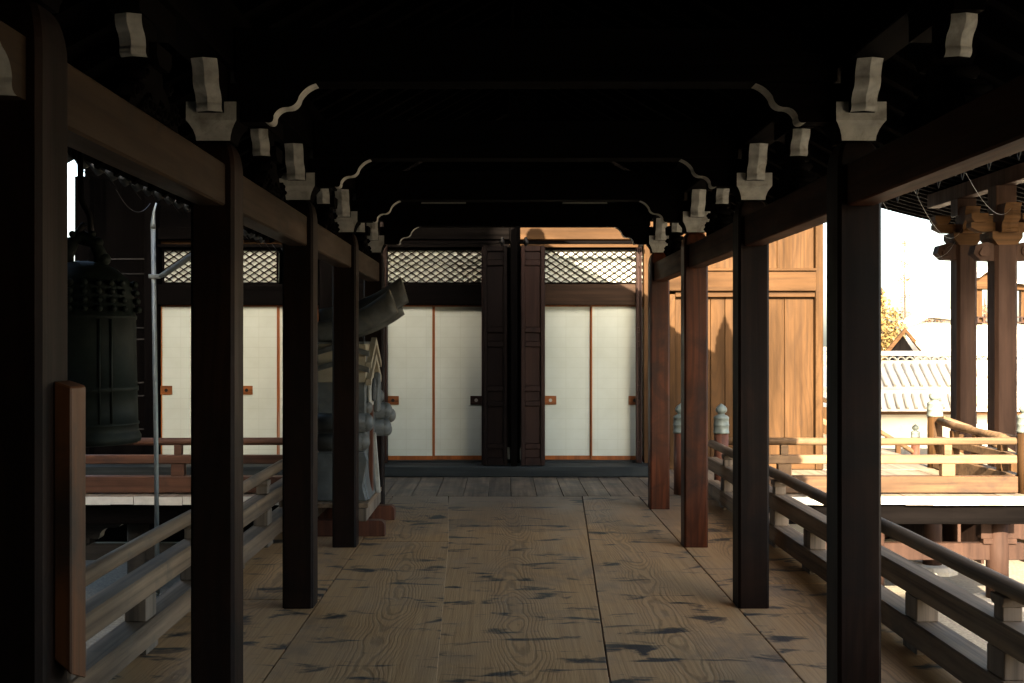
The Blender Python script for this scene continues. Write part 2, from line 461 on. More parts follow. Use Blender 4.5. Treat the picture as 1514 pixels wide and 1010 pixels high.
for y in (-2.0, 1.2, 4.4, 7.6, 10.6):
    for x in (-1.9, 2.2):
        m = MB(); m.tube([(x, y, GZ), (x, y, -0.422)], 0.1, 14)
        m.build('stilt', M['dark_z'], cf)

# hall veranda: boards run towards the camera with white painted end grain
vf = struct('veranda_floor', (0, 12.5, 0))
VX0, VX1 = -5.6, 5.52
x = VX0; i = 0
while x < VX1 - 0.05:
    w = 0.235 + 0.05 * random.random()
    x1 = min(VX1, x + w)
    yb = 13.9 if x > 1.9 else 13.7
    dz = random.uniform(-0.004, 0.002)
    outside = (x1 < -1.95 or x > 2.25)
    ya = FE + random.uniform(-0.012, 0.012) if outside else FE
    m = MB(); cx = (x + x1) / 2
    m.box(x - cx + 0.003, x1 - cx - 0.003, ya - 12.5, yb - 12.5, -0.05, dz)
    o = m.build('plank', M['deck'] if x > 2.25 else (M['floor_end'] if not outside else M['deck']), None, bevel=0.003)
    o.parent = vf; o.location = (cx, 0, 0)
    if outside:
        e = MB(); e.box(x - cx + 0.002, x1 - cx - 0.002, ya - 12.5 - 0.004, ya - 12.5 - 0.0005, -0.088 + random.uniform(-0.006, 0.006), dz - 0.003)
        eo = e.build('painted_end', M['white_end'], None)
        eo.parent = o
    x = x1; i += 1
for k in range(14):                                # side veranda in front of the hall, boards towards the right
    y = 13.92 + k * 0.62
    m = MB(); m.box(4.02, 5.5, y, y + 0.61, -0.05, random.uniform(-0.004, 0.002))
    m.build('plank', M['deck'], vf, bevel=0.003)

for sx0, sx1 in ((-5.6, -2.0), (2.3, 5.45)):
    m = MB(); m.box(sx0, sx1, FE + 0.06, FE + 0.2, -0.30, -0.09)
    m.build('edge_beam', M['dark_x'], vf, bevel=0.006)
m = MB(); m.box(5.3, 5.46, FE + 0.21, 22.0, -0.30, -0.055); m.build('edge_beam', M['dark_y'], vf, bevel=0.006)
for px, yy in ((-5.3, 11.95), (-3.9, 11.95), (-2.45, 11.95), (2.6, 11.95), (4.0, 11.95), (5.33, 11.95), (5.33, 13.75), (5.33, 15.6), (4.0, 13.75)):
    m = MB(); m.tube([(px, yy, GZ + 0.10), (px, yy, -0.305)], 0.115, 18)
    o = m.build('stilt', M['kohai'] if px > 2 else M['under'], vf)
    b = MB(); b.lathe([(0.30, GZ - 0.02), (0.30, GZ + 0.05), (0.27, GZ + 0.095), (0.2, GZ + 0.10)], px, yy, 10, smooth=False)
    b.build('stone_base', M['stone'], vf)
for sx0, sx1 in ((-5.4, -2.3), (2.5, 5.6)):
    m = MB(); m.box(sx0, sx1, 11.90, 12.0, -0.74, -0.56)
    m.build('tie_beam', M['kohai'] if sx0 > 0 else M['under'], vf, bevel=0.006)
m = MB(); m.box(2.4, 5.0, 14.6, 14.9, GZ, -0.42); m.build('plaster_base', M['plaster'], vf, bevel=0.02)
m = MB(); m.box(-12.0, 2.39, 14.6, 14.9, GZ, -0.42); m.build('under_board', M['dark_x'], vf, bevel=0.02)

# ---------------------------------------------------------------- carved noses, blocks
def scallop(s0, z0, s1_, z1, n=3, amp=0.018, first_flat=0.0):
    """wavy end profile from bottom (s0,z0) to top (s1,z1): n convex lobes with cusps"""
    pts = []
    d = Vector((s1_ - s0, z1 - z0)); ln = d.length; d /= ln; nn = Vector((d.y, -d.x))
    ws = [1.0 + 0.35 * k for k in range(n)]; tot = sum(ws); acc = 0
    for k in range(n):
        a0, a1 = acc / tot, (acc + ws[k]) / tot; acc += ws[k]
        for j in range(6):
            t = j / 6
            q = a0 + (a1 - a0) * t
            off = amp * math.sin(math.pi * t) ** 0.8 * (1 if (k % 2 == 0) else -0.55)
            pts.append((s0 + d.x * ln * q + nn.x * off, z0 + d.y * ln * q + nn.y * off))
    pts.append((s1_, z1))
    return pts
def nose(name, c, out, lat, prof, w, ridge, back, parent, mat, white):
    """bracket nose: c centre point (x,y), out & lat unit vectors, profile (s,z)"""
    m = MB(); n = len(prof)
    c = Vector((c[0], c[1], 0)); out = Vector(out); lat = Vector(lat)
    vs = []
    for (s, z) in prof:
        for t, rr in ((-1, 0), (0, ridge), (1, 0)):
            vs.append(c + out * (s + rr) + lat * (t * w / 2) + Vector((0, 0, z)))
    fs = []
    for i in range(n - 1):
        for t in (0, 1):
            fs.append((3 * i + t, 3 * i + t + 1, 3 * i + t + 4, 3 * i + t + 3))
    m.add(vs, fs, 1)
    m2 = MB()
    zb, zt = prof[0][1], prof[-1][1]
    # side walls
    for t in (-1, 1):
        pts = [c + out * s + lat * (t * w / 2) + Vector((0, 0, z)) for s, z in prof]
        pts += [c + out * back + lat * (t * w / 2) + Vector((0, 0, zt)), c + out * back + lat * (t * w / 2) + Vector((0, 0, zb))]
        m.add(pts, [list(range(len(pts)))], 0)
    for z in (zb, zt):
        s = prof[0][0] if z == zb else prof[-1][0]
        q = [c + out * s - lat * w / 2, c + out * (s + ridge), c + out * s + lat * w / 2, c + out * back + lat * w / 2, c + out * back - lat * w / 2]
        m.add([p + Vector((0, 0, z)) for p in q], [(0, 1, 2, 3, 4)], 0)
    q = [c + out * back - lat * w / 2, c + out * back + lat * w / 2]
    m.add([q[0] + Vector((0, 0, zb)), q[1] + Vector((0, 0, zb)), q[1] + Vector((0, 0, zt)), q[0] + Vector((0, 0, zt))], [(0, 1, 2, 3)], 0)
    return m.build(name, [mat, white], parent)

def post_shaft(xc, yc, z0, z1, w, parent, mat):
    m = MB(); h = w / 2; ch = 0.014
    secs = [(z0, h, ch)]
    zt = 0.13
    secs.append((z1 - zt, h, ch))
    for k in range(1, 8):
        a = (math.pi / 2) * k / 7
        secs.append((z1 - zt + zt * math.sin(a), h - 0.042 * (1 - math.cos(a)), ch))
    rings = []
    for z, hh, c in secs:
        rings.append([(xc + a, yc + b, z) for a, b in ((-hh + c, -hh), (hh - c, -hh), (hh, -hh + c), (hh, hh - c), (hh - c, hh), (-hh + c, hh), (-hh, hh - c), (-hh, -hh + c))])
    vs = [p for r_ in rings for p in r_]
    fs = []
    for i in range(len(rings) - 1):
        for k in range(8):
            fs.append((8 * i + k, 8 * i + (k + 1) % 8, 8 * i + 8 + (k + 1) % 8, 8 * i + 8 + k))
    fs.append([8 * (len(rings) - 1) + k for k in range(8)]); fs.append(list(range(8))[::-1])
    m.add(vs, fs)
    return m.build('shaft', mat, parent)

ZB = 2.45                                         # post top
def bearing_block(xc, yc, w, z0, parent):
    m = MB(); h = w / 2
    secs = [(z0, h * 0.68), (z0 + 0.02, h * 0.70), (z0 + 0.045, h * 0.78), (z0 + 0.065, h * 0.89), (z0 + 0.08, h), (z0 + 0.158, h)]
    vs = []
    for z, a in secs:
        vs += [(xc - a, yc - a, z), (xc + a, yc - a, z), (xc + a, yc + a, z), (xc - a, yc + a, z)]
    for i in range(len(secs) - 1):
        for k in range(4):
            f = (4 * i + k, 4 * i + (k + 1) % 4, 4 * i + 4 + (k + 1) % 4, 4 * i + 4 + k)
            m.add([vs[j] for j in f], [(0, 1, 2, 3)], 1 if k in (0, 2) else 0)
    m.add(vs[-4:], [(0, 1, 2, 3)], 0); m.add(vs[:4], [(3, 2, 1, 0)], 0)
    return m.build('bearing_block', [M['dark_y'], M['white']], parent)

post_labels = {
    ('L', 0): 'dark wooden post with a short guard board nailed to its inner face',
    ('L', 1): 'square dark post on the bell side, next after the post with guard board',
    ('L', 2): 'square dark post on the bell side, one bay before the stored tile ornament',
    ('L', 3): 'square dark post standing right in front of the stored tile ornament',
    ('L', 4): 'square dark post behind the stored tile ornament, nearest the hall front',
    ('R', 0): 'square dark post on the sunny courtyard side, opposite the guard board post',
    ('R', 1): 'black looking post against the bright courtyard sky, beside the low railing',
    ('R', 2): 'dark post on the sunny side, standing before the honey coloured plank doors',
    ('R', 3): 'red brown post on the sunny side, glowing orange near its foot',
    ('R', 4): 'red brown post on the sunny side, nearest the lit lattice transom'}
def make_post(side, k):
    xc = XL if side == 'L' else XR
    yc = YS[k] + PW / 2
    t = thing('corridor_post', (xc, yc, 0), post_labels[(side, k)], 'post', 'posts along both sides of the corridor')
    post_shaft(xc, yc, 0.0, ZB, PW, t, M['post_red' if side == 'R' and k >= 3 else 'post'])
    bearing_block(xc, yc, 0.212, ZB + 0.001, t)
    # nose towards the camera, along the corridor
    zt = 2.762
    pr = scallop(PW / 2 + 0.035, 2.562, PW / 2 + 0.13, zt, 4, 0.010)
    nose('carved_nose', (xc, yc), (0, -1, 0), (1, 0, 0), pr, 0.108, 0.020, 0.0, t, M['dark_y'], M['white'])
    # bracket arm towards the middle of the corridor
    sgn = 1 if side == 'L' else -1
    pr = scallop(0.215, 2.535, 0.43, 2.700, 4, 0.016)
    nose('bracket_arm', (xc, yc), (sgn, 0, 0), (0, 1, 0), pr, 0.09, 0.0, 0.06, t, M['dark_x'], M['white'])
    return t
first = {}
for side in 'LR':
    for k in range(5):
        if k == 0 and side == 'R':
            pass
        t = make_post(side, k)
        if side == 'L' and k == 0:
            m = MB()
            xb = -1.22 + PW / 2
            m.add([(xb, 2.80, 0.80), (xb + 0.045, 2.80, 0.76), (xb + 0.045, 2.90, 0.72), (xb, 2.90, 0.76),
                   (xb, 2.80, 1.50), (xb + 0.045, 2.80, 1.485), (xb + 0.045, 2.90, 1.485), (xb, 2.90, 1.50)],
                  [(0, 1, 2, 3)[::-1], (4, 5, 6, 7), (0, 1, 5, 4), (1, 2, 6, 5), (2, 3, 7, 6), (3, 0, 4, 7)])
            m.build('guard_board', wood('guard board wood', (0.11, 0.040, 0.012), 'z', dark=0.3, rough=0.5, stain=(0.02, 0.012, 0.008), st_amt=(0.48, 0.66)), t, bevel=0.004)
            # beam end nose that pierces the first post
            pr = scallop(PW / 2 + 0.05, 2.19, PW / 2 + 0.16, 2.345, 3, 0.014)
            nose('beam_nose', (xb - PW / 2, YS[0] + PW / 2), (0, -1, 0), (1, 0, 0), pr, 0.115, 0.012, 0.0, t, M['beam'], M['white'])

# head tie beams between the posts
beam_names = {('L', 0): 'brown tie beam over the bell, starting at the guard board post',
              ('L', 1): 'brown tie beam on the bell side, one bay past the bell',
              ('L', 2): 'brown tie beam on the bell side, ending at the stored tile ornament',
              ('L', 3): 'brown tie beam above the stored tile ornament',
              ('R', 0): 'dark tie beam with bright underside, over the open courtyard railing',
              ('R', 1): 'dark tie beam between the black post and the next, sky side',
              ('R', 2): 'dark tie beam in front of the honey coloured wall boards',
              ('R', 3): 'dark tie beam by the lit lattice transom, sunny side'}
for side in 'LR':
    xc = XL if side == 'L' else XR
    for k in range(4):
        y0, y1 = YS[k] + PW + 0.001, YS[k + 1] - 0.001
        t = MB(); t.box(xc - 0.058, xc + 0.058, y0, y1, 2.172, 2.352)
        o = t.build('tie_beam', M['beam' if side == 'L' else 'beam_r'], None, bevel=0.008, origin=(xc, y0, 2.172))
        tag(o, beam_names[(side, k)], 'beam', 'tie beams between the corridor posts')

# frog leg struts at mid bay
def half_leg():
    return [(0.0, 0.175), (0.075, 0.175), (0.085, 0.135), (0.13, 0.115), (0.17, 0.085), (0.20, 0.045), (0.255, 0.03), (0.275, 0.0), (0.205, 0.0), (0.185, 0.02), (0.15, 0.03), (0.125, 0.06), (0.085, 0.08), (0.05, 0.085), (0.03, 0.06), (0.0, 0.055)]
def frog(xc, yc, label):
    t = thing('frog_leg_strut', (xc, yc, 2.353), label, 'strut', 'carved struts on the tie beams')
    z0 = 2.353
    hp = half_leg()
    right = [(yc + a, z0 + b) for a, b in hp]
    left = [(yc - a, z0 + b) for a, b in hp]
    for nm, pr in (('leg', right), ('leg', left)):
        m = MB(); m.prism(pr, 'x', xc - 0.04, xc + 0.04); m.build(nm, M['dark_y'], t)
    m = MB()                                       # leaf carving fills the arch
    for s in (-1, 1):
        for j, (a, b, r_) in enumerate(((0.10, 0.035, 0.026), (0.145, 0.02, 0.02), (0.06, 0.035, 0.026), (0.015, 0.03, 0.024), (0.19, 0.075, 0.024), (0.13, 0.135, 0.022), (0.235, 0.05, 0.022))):
            m.tube([(xc - 0.052, yc + s * a, z0 + b), (xc + 0.052, yc + s * a, z0 + b)], [r_, r_], 10)
            m.ball((xc + 0.052, yc + s * a, z0 + b), r_ * 0.55, nu=8, nv=6)
            m.ball((xc - 0.052, yc + s * a, z0 + b), r_ * 0.55, nu=8, nv=6)
    m.build('leaf_carving', M['dark_y'], t)
    m = MB(); m.prism([(yc - 0.055, 2.529), (yc + 0.055, 2.529), (yc + 0.085, 2.56), (yc + 0.085, 2.60), (yc - 0.085, 2.60), (yc - 0.085, 2.56)], 'x', xc - 0.07, xc + 0.07)
    m.build('small_block', M['dark_y'], t)
    pr = scallop(0.10, 2.545, 0.16, 2.672, 3, 0.010)
    nose('carved_nose', (xc, yc), (0, -1, 0), (1, 0, 0), pr, 0.088, 0.016, 0.0, t, M['dark_y'], M['white'])
    m = MB(); m.box(xc - 0.05, xc + 0.05, yc - 0.2, yc + 0.2, 2.674, 2.763); m.build('top_block', M['dark_y'], t)
    return t
fl = {('L', 0): 'carved frog leg strut with white nose, above the bell beam',
      ('L', 1): 'carved frog leg strut with white nose, bell side, one bay past the bell',
      ('L', 2): 'carved frog leg strut on the bell side, just before the tile ornament',
      ('L', 3): 'carved frog leg strut above the stored tile ornament',
      ('R', 0): 'carved frog leg strut with two toned nose over the open courtyard bay',
      ('R', 1): 'carved frog leg strut on the sunny side, past the black post',
      ('R', 2): 'carved frog leg strut above the honey coloured wall bay',
      ('R', 3): 'carved frog leg strut by the lit lattice transom, sunny side'}
for side in 'LR':
    for k in range(4):
        frog(XL if side == 'L' else XR, YS[k] + PW / 2 + 0.985, fl[(side, k)])

# under-veranda bracket noses with pale wavy ends
for xb_, sg, ym in ((-4.55, 1, 'under'), (5.35, 1, 'kohai')):
    zt_ = -0.305
    pr = scallop(0.18, zt_ - 0.20, 0.52, zt_, 3, 0.035)
    nose('bracket_nose', (xb_, 11.95), (sg, 0, 0), (0, 1, 0), pr, 0.14, 0.0, -0.22, vf, M[ym], M['white_end'])
    m = MB(); m.box(xb_ - 0.2, xb_ + 0.16, 11.87, 12.03, zt_ - 0.26, zt_ - 0.202); m.build('bracket_block', M[ym], vf, bevel=0.006)
# ---------------------------------------------------------------- corridor roof
RY0, RY1 = -2.6, 10.86
SL = 0.55
EX = 2.36                                         # eave half width from the ridge line
ZE = 2.545                                        # rafter underside at the eave
def zr(dx): return ZE + SL * (EX - abs(dx))
rf = thing('corridor_roof', (XC, 4.0, 2.7), 'dark timber roof of the corridor with exposed beams and rafters', 'roof')
for xc in (XL, XR):
    dx = xc - XC
    m = MB(); zt = zr(dx) - 0.07
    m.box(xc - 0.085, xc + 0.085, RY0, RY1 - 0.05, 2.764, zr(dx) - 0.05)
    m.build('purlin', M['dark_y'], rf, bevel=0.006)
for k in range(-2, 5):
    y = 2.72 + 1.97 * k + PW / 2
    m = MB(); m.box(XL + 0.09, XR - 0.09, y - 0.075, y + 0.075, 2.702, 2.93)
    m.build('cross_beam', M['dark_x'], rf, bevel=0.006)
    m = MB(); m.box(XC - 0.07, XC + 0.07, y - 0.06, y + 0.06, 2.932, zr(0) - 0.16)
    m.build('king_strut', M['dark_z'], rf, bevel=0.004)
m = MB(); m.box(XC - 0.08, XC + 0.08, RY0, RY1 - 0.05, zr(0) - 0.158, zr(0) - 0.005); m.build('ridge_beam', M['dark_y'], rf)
for s in (-1, 1):
    y = RY0 + 0.1
    proto = None
    while y < RY1 - 0.05:
        if proto is None:
            m = MB()
            pr = [(XC, zr(0)), (XC + s * EX, ZE), (XC + s * EX, ZE + 0.075), (XC, zr(0) + 0.075)]
            m.prism(pr, 'y', y, y + 0.06)
            proto = m.build('rafter', M['dark_x'], rf); y00 = y
        else:
            c = bpy.data.objects.new('rafter', proto.data); col.objects.link(c); c.parent = rf; c.location = (0, y - y00, 0)
        y += 0.305
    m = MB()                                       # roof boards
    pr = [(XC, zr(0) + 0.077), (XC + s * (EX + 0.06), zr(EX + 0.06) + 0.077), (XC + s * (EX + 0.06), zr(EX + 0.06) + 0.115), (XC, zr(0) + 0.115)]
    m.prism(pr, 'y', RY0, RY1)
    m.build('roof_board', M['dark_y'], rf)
    # tile bed and rows of round cover tiles with eave discs
    m = MB()
    pr = [(XC, zr(0) + 0.117), (XC + s * (EX + 0.10), zr(EX + 0.10) + 0.117), (XC + s * (EX + 0.10), zr(EX + 0.10) + 0.150), (XC, zr(0) + 0.150)]
    m.prism(pr, 'y', RY0, RY1)
    m.build('tile_bed', M['tile'], rf)
    y = RY0 + 0.06; proto = None
    while y < RY1:
        if proto is None:
            m = MB()
            m.tube([(XC + s * 0.08, y, zr(0.08) + 0.15), (XC + s * (EX + 0.12), y, zr(EX + 0.12) + 0.15)], 0.052, 10)
            m.tube([(XC + s * (EX + 0.115), y, zr(EX + 0.115) + 0.148), (XC + s * (EX + 0.15), y, zr(EX + 0.15) + 0.148)], 0.062, 12)
            proto = m.build('cover_tile', M['tile'], rf); y00 = y
        else:
            c = bpy.data.objects.new('cover_tile', proto.data); col.objects.link(c); c.parent = rf; c.location = (0, y - y00, 0)
        y += 0.23
    # verge ridge with a crest tile at its foot
    m = MB()
    m.tube([(XC + s * 0.1, RY1 - 0.06, zr(0.1) + 0.24), (XC + s * (EX - 0.16), RY1 - 0.06, zr(EX - 0.16) + 0.24)], 0.075, 10)
    m.build('verge_ridge', M['tile'], rf)
    x0 = XC + s * (EX - 0.02); zz = zr(EX - 0.02) + 0.52
    m = MB()
    m.box(x0 - 0.12, x0 + 0.12, RY1 - 0.125, RY1 - 0.025, zz - 0.45, zz - 0.02)
    m.prism([(x0 - 0.10, zz - 0.02), (x0 + 0.10, zz - 0.02), (x0 + 0.115, zz + 0.05), (x0 + 0.08, zz + 0.09), (x0 + 0.085, zz + 0.15), (x0 + 0.05, zz + 0.18), (x0 + 0.055, zz + 0.22), (x0 + 0.025, zz + 0.25), (x0 + 0.02, zz + 0.30), (x0, zz + 0.34), (x0 - 0.02, zz + 0.30), (x0 - 0.025, zz + 0.25), (x0 - 0.055, zz + 0.22), (x0 - 0.05, zz + 0.18), (x0 - 0.085, zz + 0.15), (x0 - 0.08, zz + 0.09), (x0 - 0.115, zz + 0.05)], 'y', RY1 - 0.13, RY1 - 0.02)
    m.build('crest_tile', M['tile'], rf, bevel=0.008)
m = MB()
m.prism([(XC - 0.11, zr(0) + 0.15), (XC + 0.11, zr(0) + 0.15), (XC + 0.11, zr(0) + 0.36), (XC + 0.06, zr(0) + 0.42), (XC - 0.06, zr(0) + 0.42), (XC - 0.11, zr(0) + 0.36)], 'y', RY0, RY1)
m.build('ridge_tile', M['tile'], rf)
m = MB(); yg = YS[4] + PW / 2                       # boarded gable above the last cross beam
m.prism([(XL + 0.09, 2.932), (XR - 0.09, 2.932), (XR - 0.09, zr(XR - 0.09 - XC) - 0.01), (XC, zr(0) - 0.01), (XL + 0.09, zr(XL + 0.09 - XC) - 0.01)], 'y', yg + 0.08, yg + 0.11)
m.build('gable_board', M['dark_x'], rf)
# two wire mesh vent panels leaning in the roof space
for px in (655, 866):
    c = P(px, 294, YS[4] - 0.1)
    t = MB()
    t.prism([(c.x - 0.215, c.z - 0.033), (c.x + 0.215, c.z - 0.033), (c.x + 0.195, c.z + 0.033), (c.x - 0.195, c.z + 0.033)], 'y', YS[4] + 0.003, YS[4] + 0.012)
    o = t.build('mesh_vent', plain('grey wire mesh', (0.22, 0.23, 0.21), 0.6, 0.4, 160), None, origin=(c.x, YS[4], c.z - 0.033))
    tag(o, 'small grey wire mesh panel under the roof, ' + ('above the bell side lattice' if px < 700 else 'above the sunlit lattice'), 'vent', 'mesh panels on the cross beam')

# ---------------------------------------------------------------- railings
def rail_y(xc, y0, y1, label, group, struts, highs, inner, topmat):
    t = thing('corridor_railing', (xc, y0, 0), label, 'railing', group)
    m = MB(); n = 14
    pts = [(xc + 0.004 * math.sin(i * 2.1), y0 + (y1 - y0) * i / n, 0.545 + 0.004 * math.sin(i * 1.3)) for i in range(n + 1)]
    m.tube(pts, 0.041, 14); m.build('top_rail', M['rail_y'], t)
    m = MB(); m.box(xc - 0.06, xc + 0.06, y0, y1, 0.285, 0.405); m.build('middle_rail', M['rail_y'], t, bevel=0.010)
    m = MB(); m.box(xc - 0.075, xc + 0.075, y0, y1, 0.035, 0.165); m.build('bottom_rail', M['rail_y'], t, bevel=0.010)
    for y in struts:
        m = MB(); m.box(xc - 0.055, xc + 0.055, y - 0.085, y + 0.085, 0.166, 0.284); m.build('strut', M['rail_z'], t, bevel=0.004)
        m = MB(); m.box(xc - 0.06, xc + 0.06, y - 0.10, y + 0.10, 0.001, 0.034); m.build('foot', M['rail_z'], t)
    for y in highs:
        m = MB(); m.box(xc - 0.042, xc + 0.042, y - 0.045, y + 0.045, 0.406, 0.468)
        m.prism([(y - 0.05, 0.468), (y + 0.05, 0.468), (y + 0.065, 0.492), (y + 0.065, 0.512), (y - 0.065, 0.512), (y - 0.065, 0.492)], 'x', xc - 0.05, xc + 0.05)
        m.build('upper_strut', M['rail_z'], t, bevel=0.003)
    return t
posts_y = [y + PW / 2 for y in YS]
mids = [y + 0.985 for y in posts_y[:-1]]
rail_y(-1.87, 1.9, 11.50, 'weathered grey plank railing on the bell side of the corridor', 'corridor railings', sorted(posts_y + mids), posts_y, 1, None)
rail_y(2.18, 1.9, 11.52, 'weathered grey plank railing on the sunny side of the corridor', 'corridor railings', sorted(posts_y + mids), posts_y, -1, None)

def rail_x(x0, x1, yc, label, struts, mt='rail_lit'):
    t = thing('veranda_railing', (x0, yc, 0), label, 'railing', 'veranda railings')
    m = MB(); m.tube([(x0, yc, 0.55), ((x0 + x1) / 2, yc, 0.545), (x1, yc, 0.55)], 0.040, 14); m.build('top_rail', M[mt], t)
    m = MB(); m.box(x0, x1, yc - 0.05, yc + 0.05, 0.315, 0.405); m.build('middle_rail', M[mt], t, bevel=0.008)
    m = MB(); m.box(x0, x1, yc - 0.07, yc + 0.07, 0.012, 0.185); m.build('bottom_rail', M['rail_low'] if mt == 'rail_lit' else M[mt], t, bevel=0.008)
    for x in struts:
        m = MB(); m.box(x - 0.07, x + 0.07, yc - 0.045, yc + 0.045, 0.186, 0.314); m.build('strut', M[mt], t, bevel=0.004)
        m = MB(); m.box(x - 0.04, x + 0.04, yc - 0.035, yc + 0.035, 0.406, 0.513); m.build('upper_strut', M[mt], t, bevel=0.004)
    return t
VYR = 11.72
rail_x(-4.98, -1.98, VYR, 'brown wooden railing along the shaded veranda, behind the grey pipe', (-4.6, -3.4, -2.2), 'rail_sh')
rail_x(2.36, 5.42, VYR, 'pale railing across the sunlit veranda of the hall', (2.98, 4.70))

def newel(xc, yc, label, z0=0.0, htop=0.95, r=0.075, mat=None, cap=None):
    t = thing('newel_post', (xc, yc, z0), label, 'newel post', 'bronze capped newel posts')
    zc = z0 + htop - 0.31
    m = MB(); m.lathe([(r, z0), (r, zc)], xc, yc, 20); m.build('shaft', mat or M['newel'], t)
    k = r / 0.075
    pr = [(0.083, 0), (0.083, 0.02), (0.079, 0.024), (0.079, 0.075), (0.082, 0.08), (0.082, 0.095), (0.078, 0.10), (0.077, 0.150), (0.081, 0.155), (0.079, 0.170), (0.060, 0.186),
          (0.040, 0.194), (0.033, 0.202), (0.036, 0.209), (0.052, 0.222), (0.060, 0.240), (0.057, 0.262), (0.043, 0.282), (0.022, 0.297), (0.010, 0.306), (0.004, 0.312)]
    m = MB(); m.lathe([(a * k, zc + 0.001 + b) for a, b in pr], xc, yc, 22); m.build('bronze_cap', cap or M['patina'], t)
    return t
newel(2.30, 11.62, 'red newel post with green bronze cap where corridor railing meets sunny veranda')
newel(1.885, 11.66, 'dark newel post with bronze cap standing at the corridor threshold')
newel(-1.99, 11.62, 'newel post with bronze cap behind the tile ornament side posts')
newel(-5.06, VYR, 'newel post with bronze cap at the shaded veranda corner under the bell')
newel(5.50, 14.1, 'pale sunlit newel post at the head of the courtyard steps', r=0.09, htop=0.96, mat=M['lit_z'])
newel(5.52, VYR, 'sunlit corner newel post of the bright veranda railing', r=0.075, mat=M['lit_z'])
newel(7.45, 20.0, 'small capped newel post at the foot of the far step rail', z0=GZ, htop=1.36, r=0.075)

# side railing towards the steps
t = thing('veranda_railing', (5.5, VYR, 0), 'sunlit side railing running back to the newel at the steps', 'railing', 'veranda railings')
y0, y1 = VYR + 0.08, 14.0
m = MB(); m.tube([(5.5, y0, 0.55), (5.5, 12.6, 0.555), (5.5, 13.4, 0.57), (5.5, 13.95, 0.60)], 0.045, 14); m.build('top_rail', M['rail_lit'], t)
m = MB(); m.box(5.45, 5.55, y0, y1, 0.315, 0.405); m.build('middle_rail', M['rail_lit'], t, bevel=0.008)
m = MB(); m.box(5.43, 5.57, y0, y1, 0.012, 0.185); m.build('bottom_rail', M['rail_lit'], t, bevel=0.008)
for y in (12.2, 12.85, 13.5):
    m = MB(); m.box(5.455, 5.545, y - 0.06, y + 0.06, 0.186, 0.314); m.build('strut', M['lit_z'], t, bevel=0.004)
    m = MB(); m.box(5.46, 5.54, y - 0.05, y + 0.05, 0.406, 0.515); m.build('upper_strut', M['lit_z'], t, bevel=0.004)
# courtyard steps descending to the right
st = thing('courtyard_steps', (5.5, 17.0, GZ), 'wide wooden steps going down from the sunny veranda to the court', 'steps')
for k in range(6):
    z = -0.06 - 0.2 * k; x0 = 5.53 + 0.30 * k
    m = MB(); m.box(x0, x0 + 0.36, 14.25, 19.9, z - 0.14, z); m.build('tread', M['deck'], st, bevel=0.006)
    m = MB(); m.box(x0 + 0.02, x0 + 0.06, 14.25, 19.9, GZ, z - 0.141); m.build('riser', M['kohai'], st)
for yy, lab in ((14.12, 'sloping step rail by the pale sunlit newel post'), (19.98, 'sloping step rail on the far side of the courtyard steps')):
    t = thing('step_rail', (5.6, yy, GZ), lab, 'railing', 'rails of the courtyard steps')
    m = MB(); m.tube([(5.60, yy, 0.62), (5.95, yy, 0.50), (7.40, yy, -0.38)], 0.042, 12); m.build('top_rail', M['rail_lit'], t)
    m = MB(); m.prism([(5.6, 0.32), (7.40, -0.70), (7.40, -0.80), (5.6, 0.22)], 'y', yy - 0.045, yy + 0.045); m.build('middle_rail', M['rail_lit'], t)
    m = MB(); m.prism([(5.6, 0.06), (7.40, -0.99), (7.40, GZ), (7.2, GZ), (5.6, -0.3)], 'y', yy - 0.05, yy + 0.05); m.build('stringer', M['rail_lit'], t)
    for q in (0.12, 0.5, 0.85):
        x = 5.6 + 1.8 * q; zt = 0.55 - 0.9 * q
        m = MB(); m.box(x - 0.04, x + 0.04, yy - 0.035, yy + 0.035, zt - 0.68, zt + (0.0 if q > .2 else -0.02)); m.build('strut', M['lit_z'], t)
newel(7.45, 14.12, 'capped newel post at the foot of the near step rail', z0=GZ, htop=1.36, r=0.075)

# ---------------------------------------------------------------- the hall
HY = 13.6                                          # plane of the sliding panels
hall = thing('temple_hall', (0, HY, 0), 'dark timber temple hall front with posts, lintels and board walls', 'temple hall')
def hb(name, x0, x1, y0, y1, z0, z1, mat, bevel=0.005, parent=None):
    m = MB(); m.box(x0, x1, y0, y1, z0, z1)
    return m.build(name, mat, parent or hall, bevel=bevel)
def hx(px): return PX(px, HY)
# step and sill
hb('sill', -5.05, 1.86, 13.09, HY - 0.06, 0.004, 0.126, M['sill'], 0.008)
hb('threshold', -4.3, 1.72, HY - 0.058, HY + 0.12, 0.004, 0.150, M['sill'])
# lintels and beams: right half coloured as sunlit, left half as in shade
for xa, xb, ml, mh in ((-4.3, 0.1, 'dark_x', 'dark_x'), (0.23, 1.725, 'lintel', 'lit_x')):
    hb('lintel', xa, xb, HY - 0.07, HY + 0.12, 2.045, 2.300, M[ml])
    hb('head_beam', xa, xb, HY - 0.08, HY + 0.12, 2.745, 2.785, M[mh])
    hb('upper_beam', xa, xb, HY - 0.06, HY + 0.12, 2.845, 2.99, M[mh])
hb('recess_board', -5.05, 1.725, HY + 0.05, HY + 0.12, 2.785, 2.845, M['lit_x'], 0)
hb('head_rod', -1.45, 1.72, 13.24, 13.28, 2.762, 2.80, M['dark_x'])
# posts of the hall
for x0, x1, mt in ((-5.16, -4.98, 'dark_z'), (-4.32, -4.18, 'dark_z'), (-2.2, -1.98, 'dark_z'), (-1.50, -1.385, 'door'), (0.105, 0.225, 'dark_z'), (1.728, 1.86, 'lit_z')):
    hb('wall_post', x0, x1, HY - 0.15, HY + 0.13, 0.128, 3.6, M[mt])
hb('wall_board', -1.98, -1.505, HY - 0.02, HY + 0.1, 0.13, 3.6, M['dark_z'])
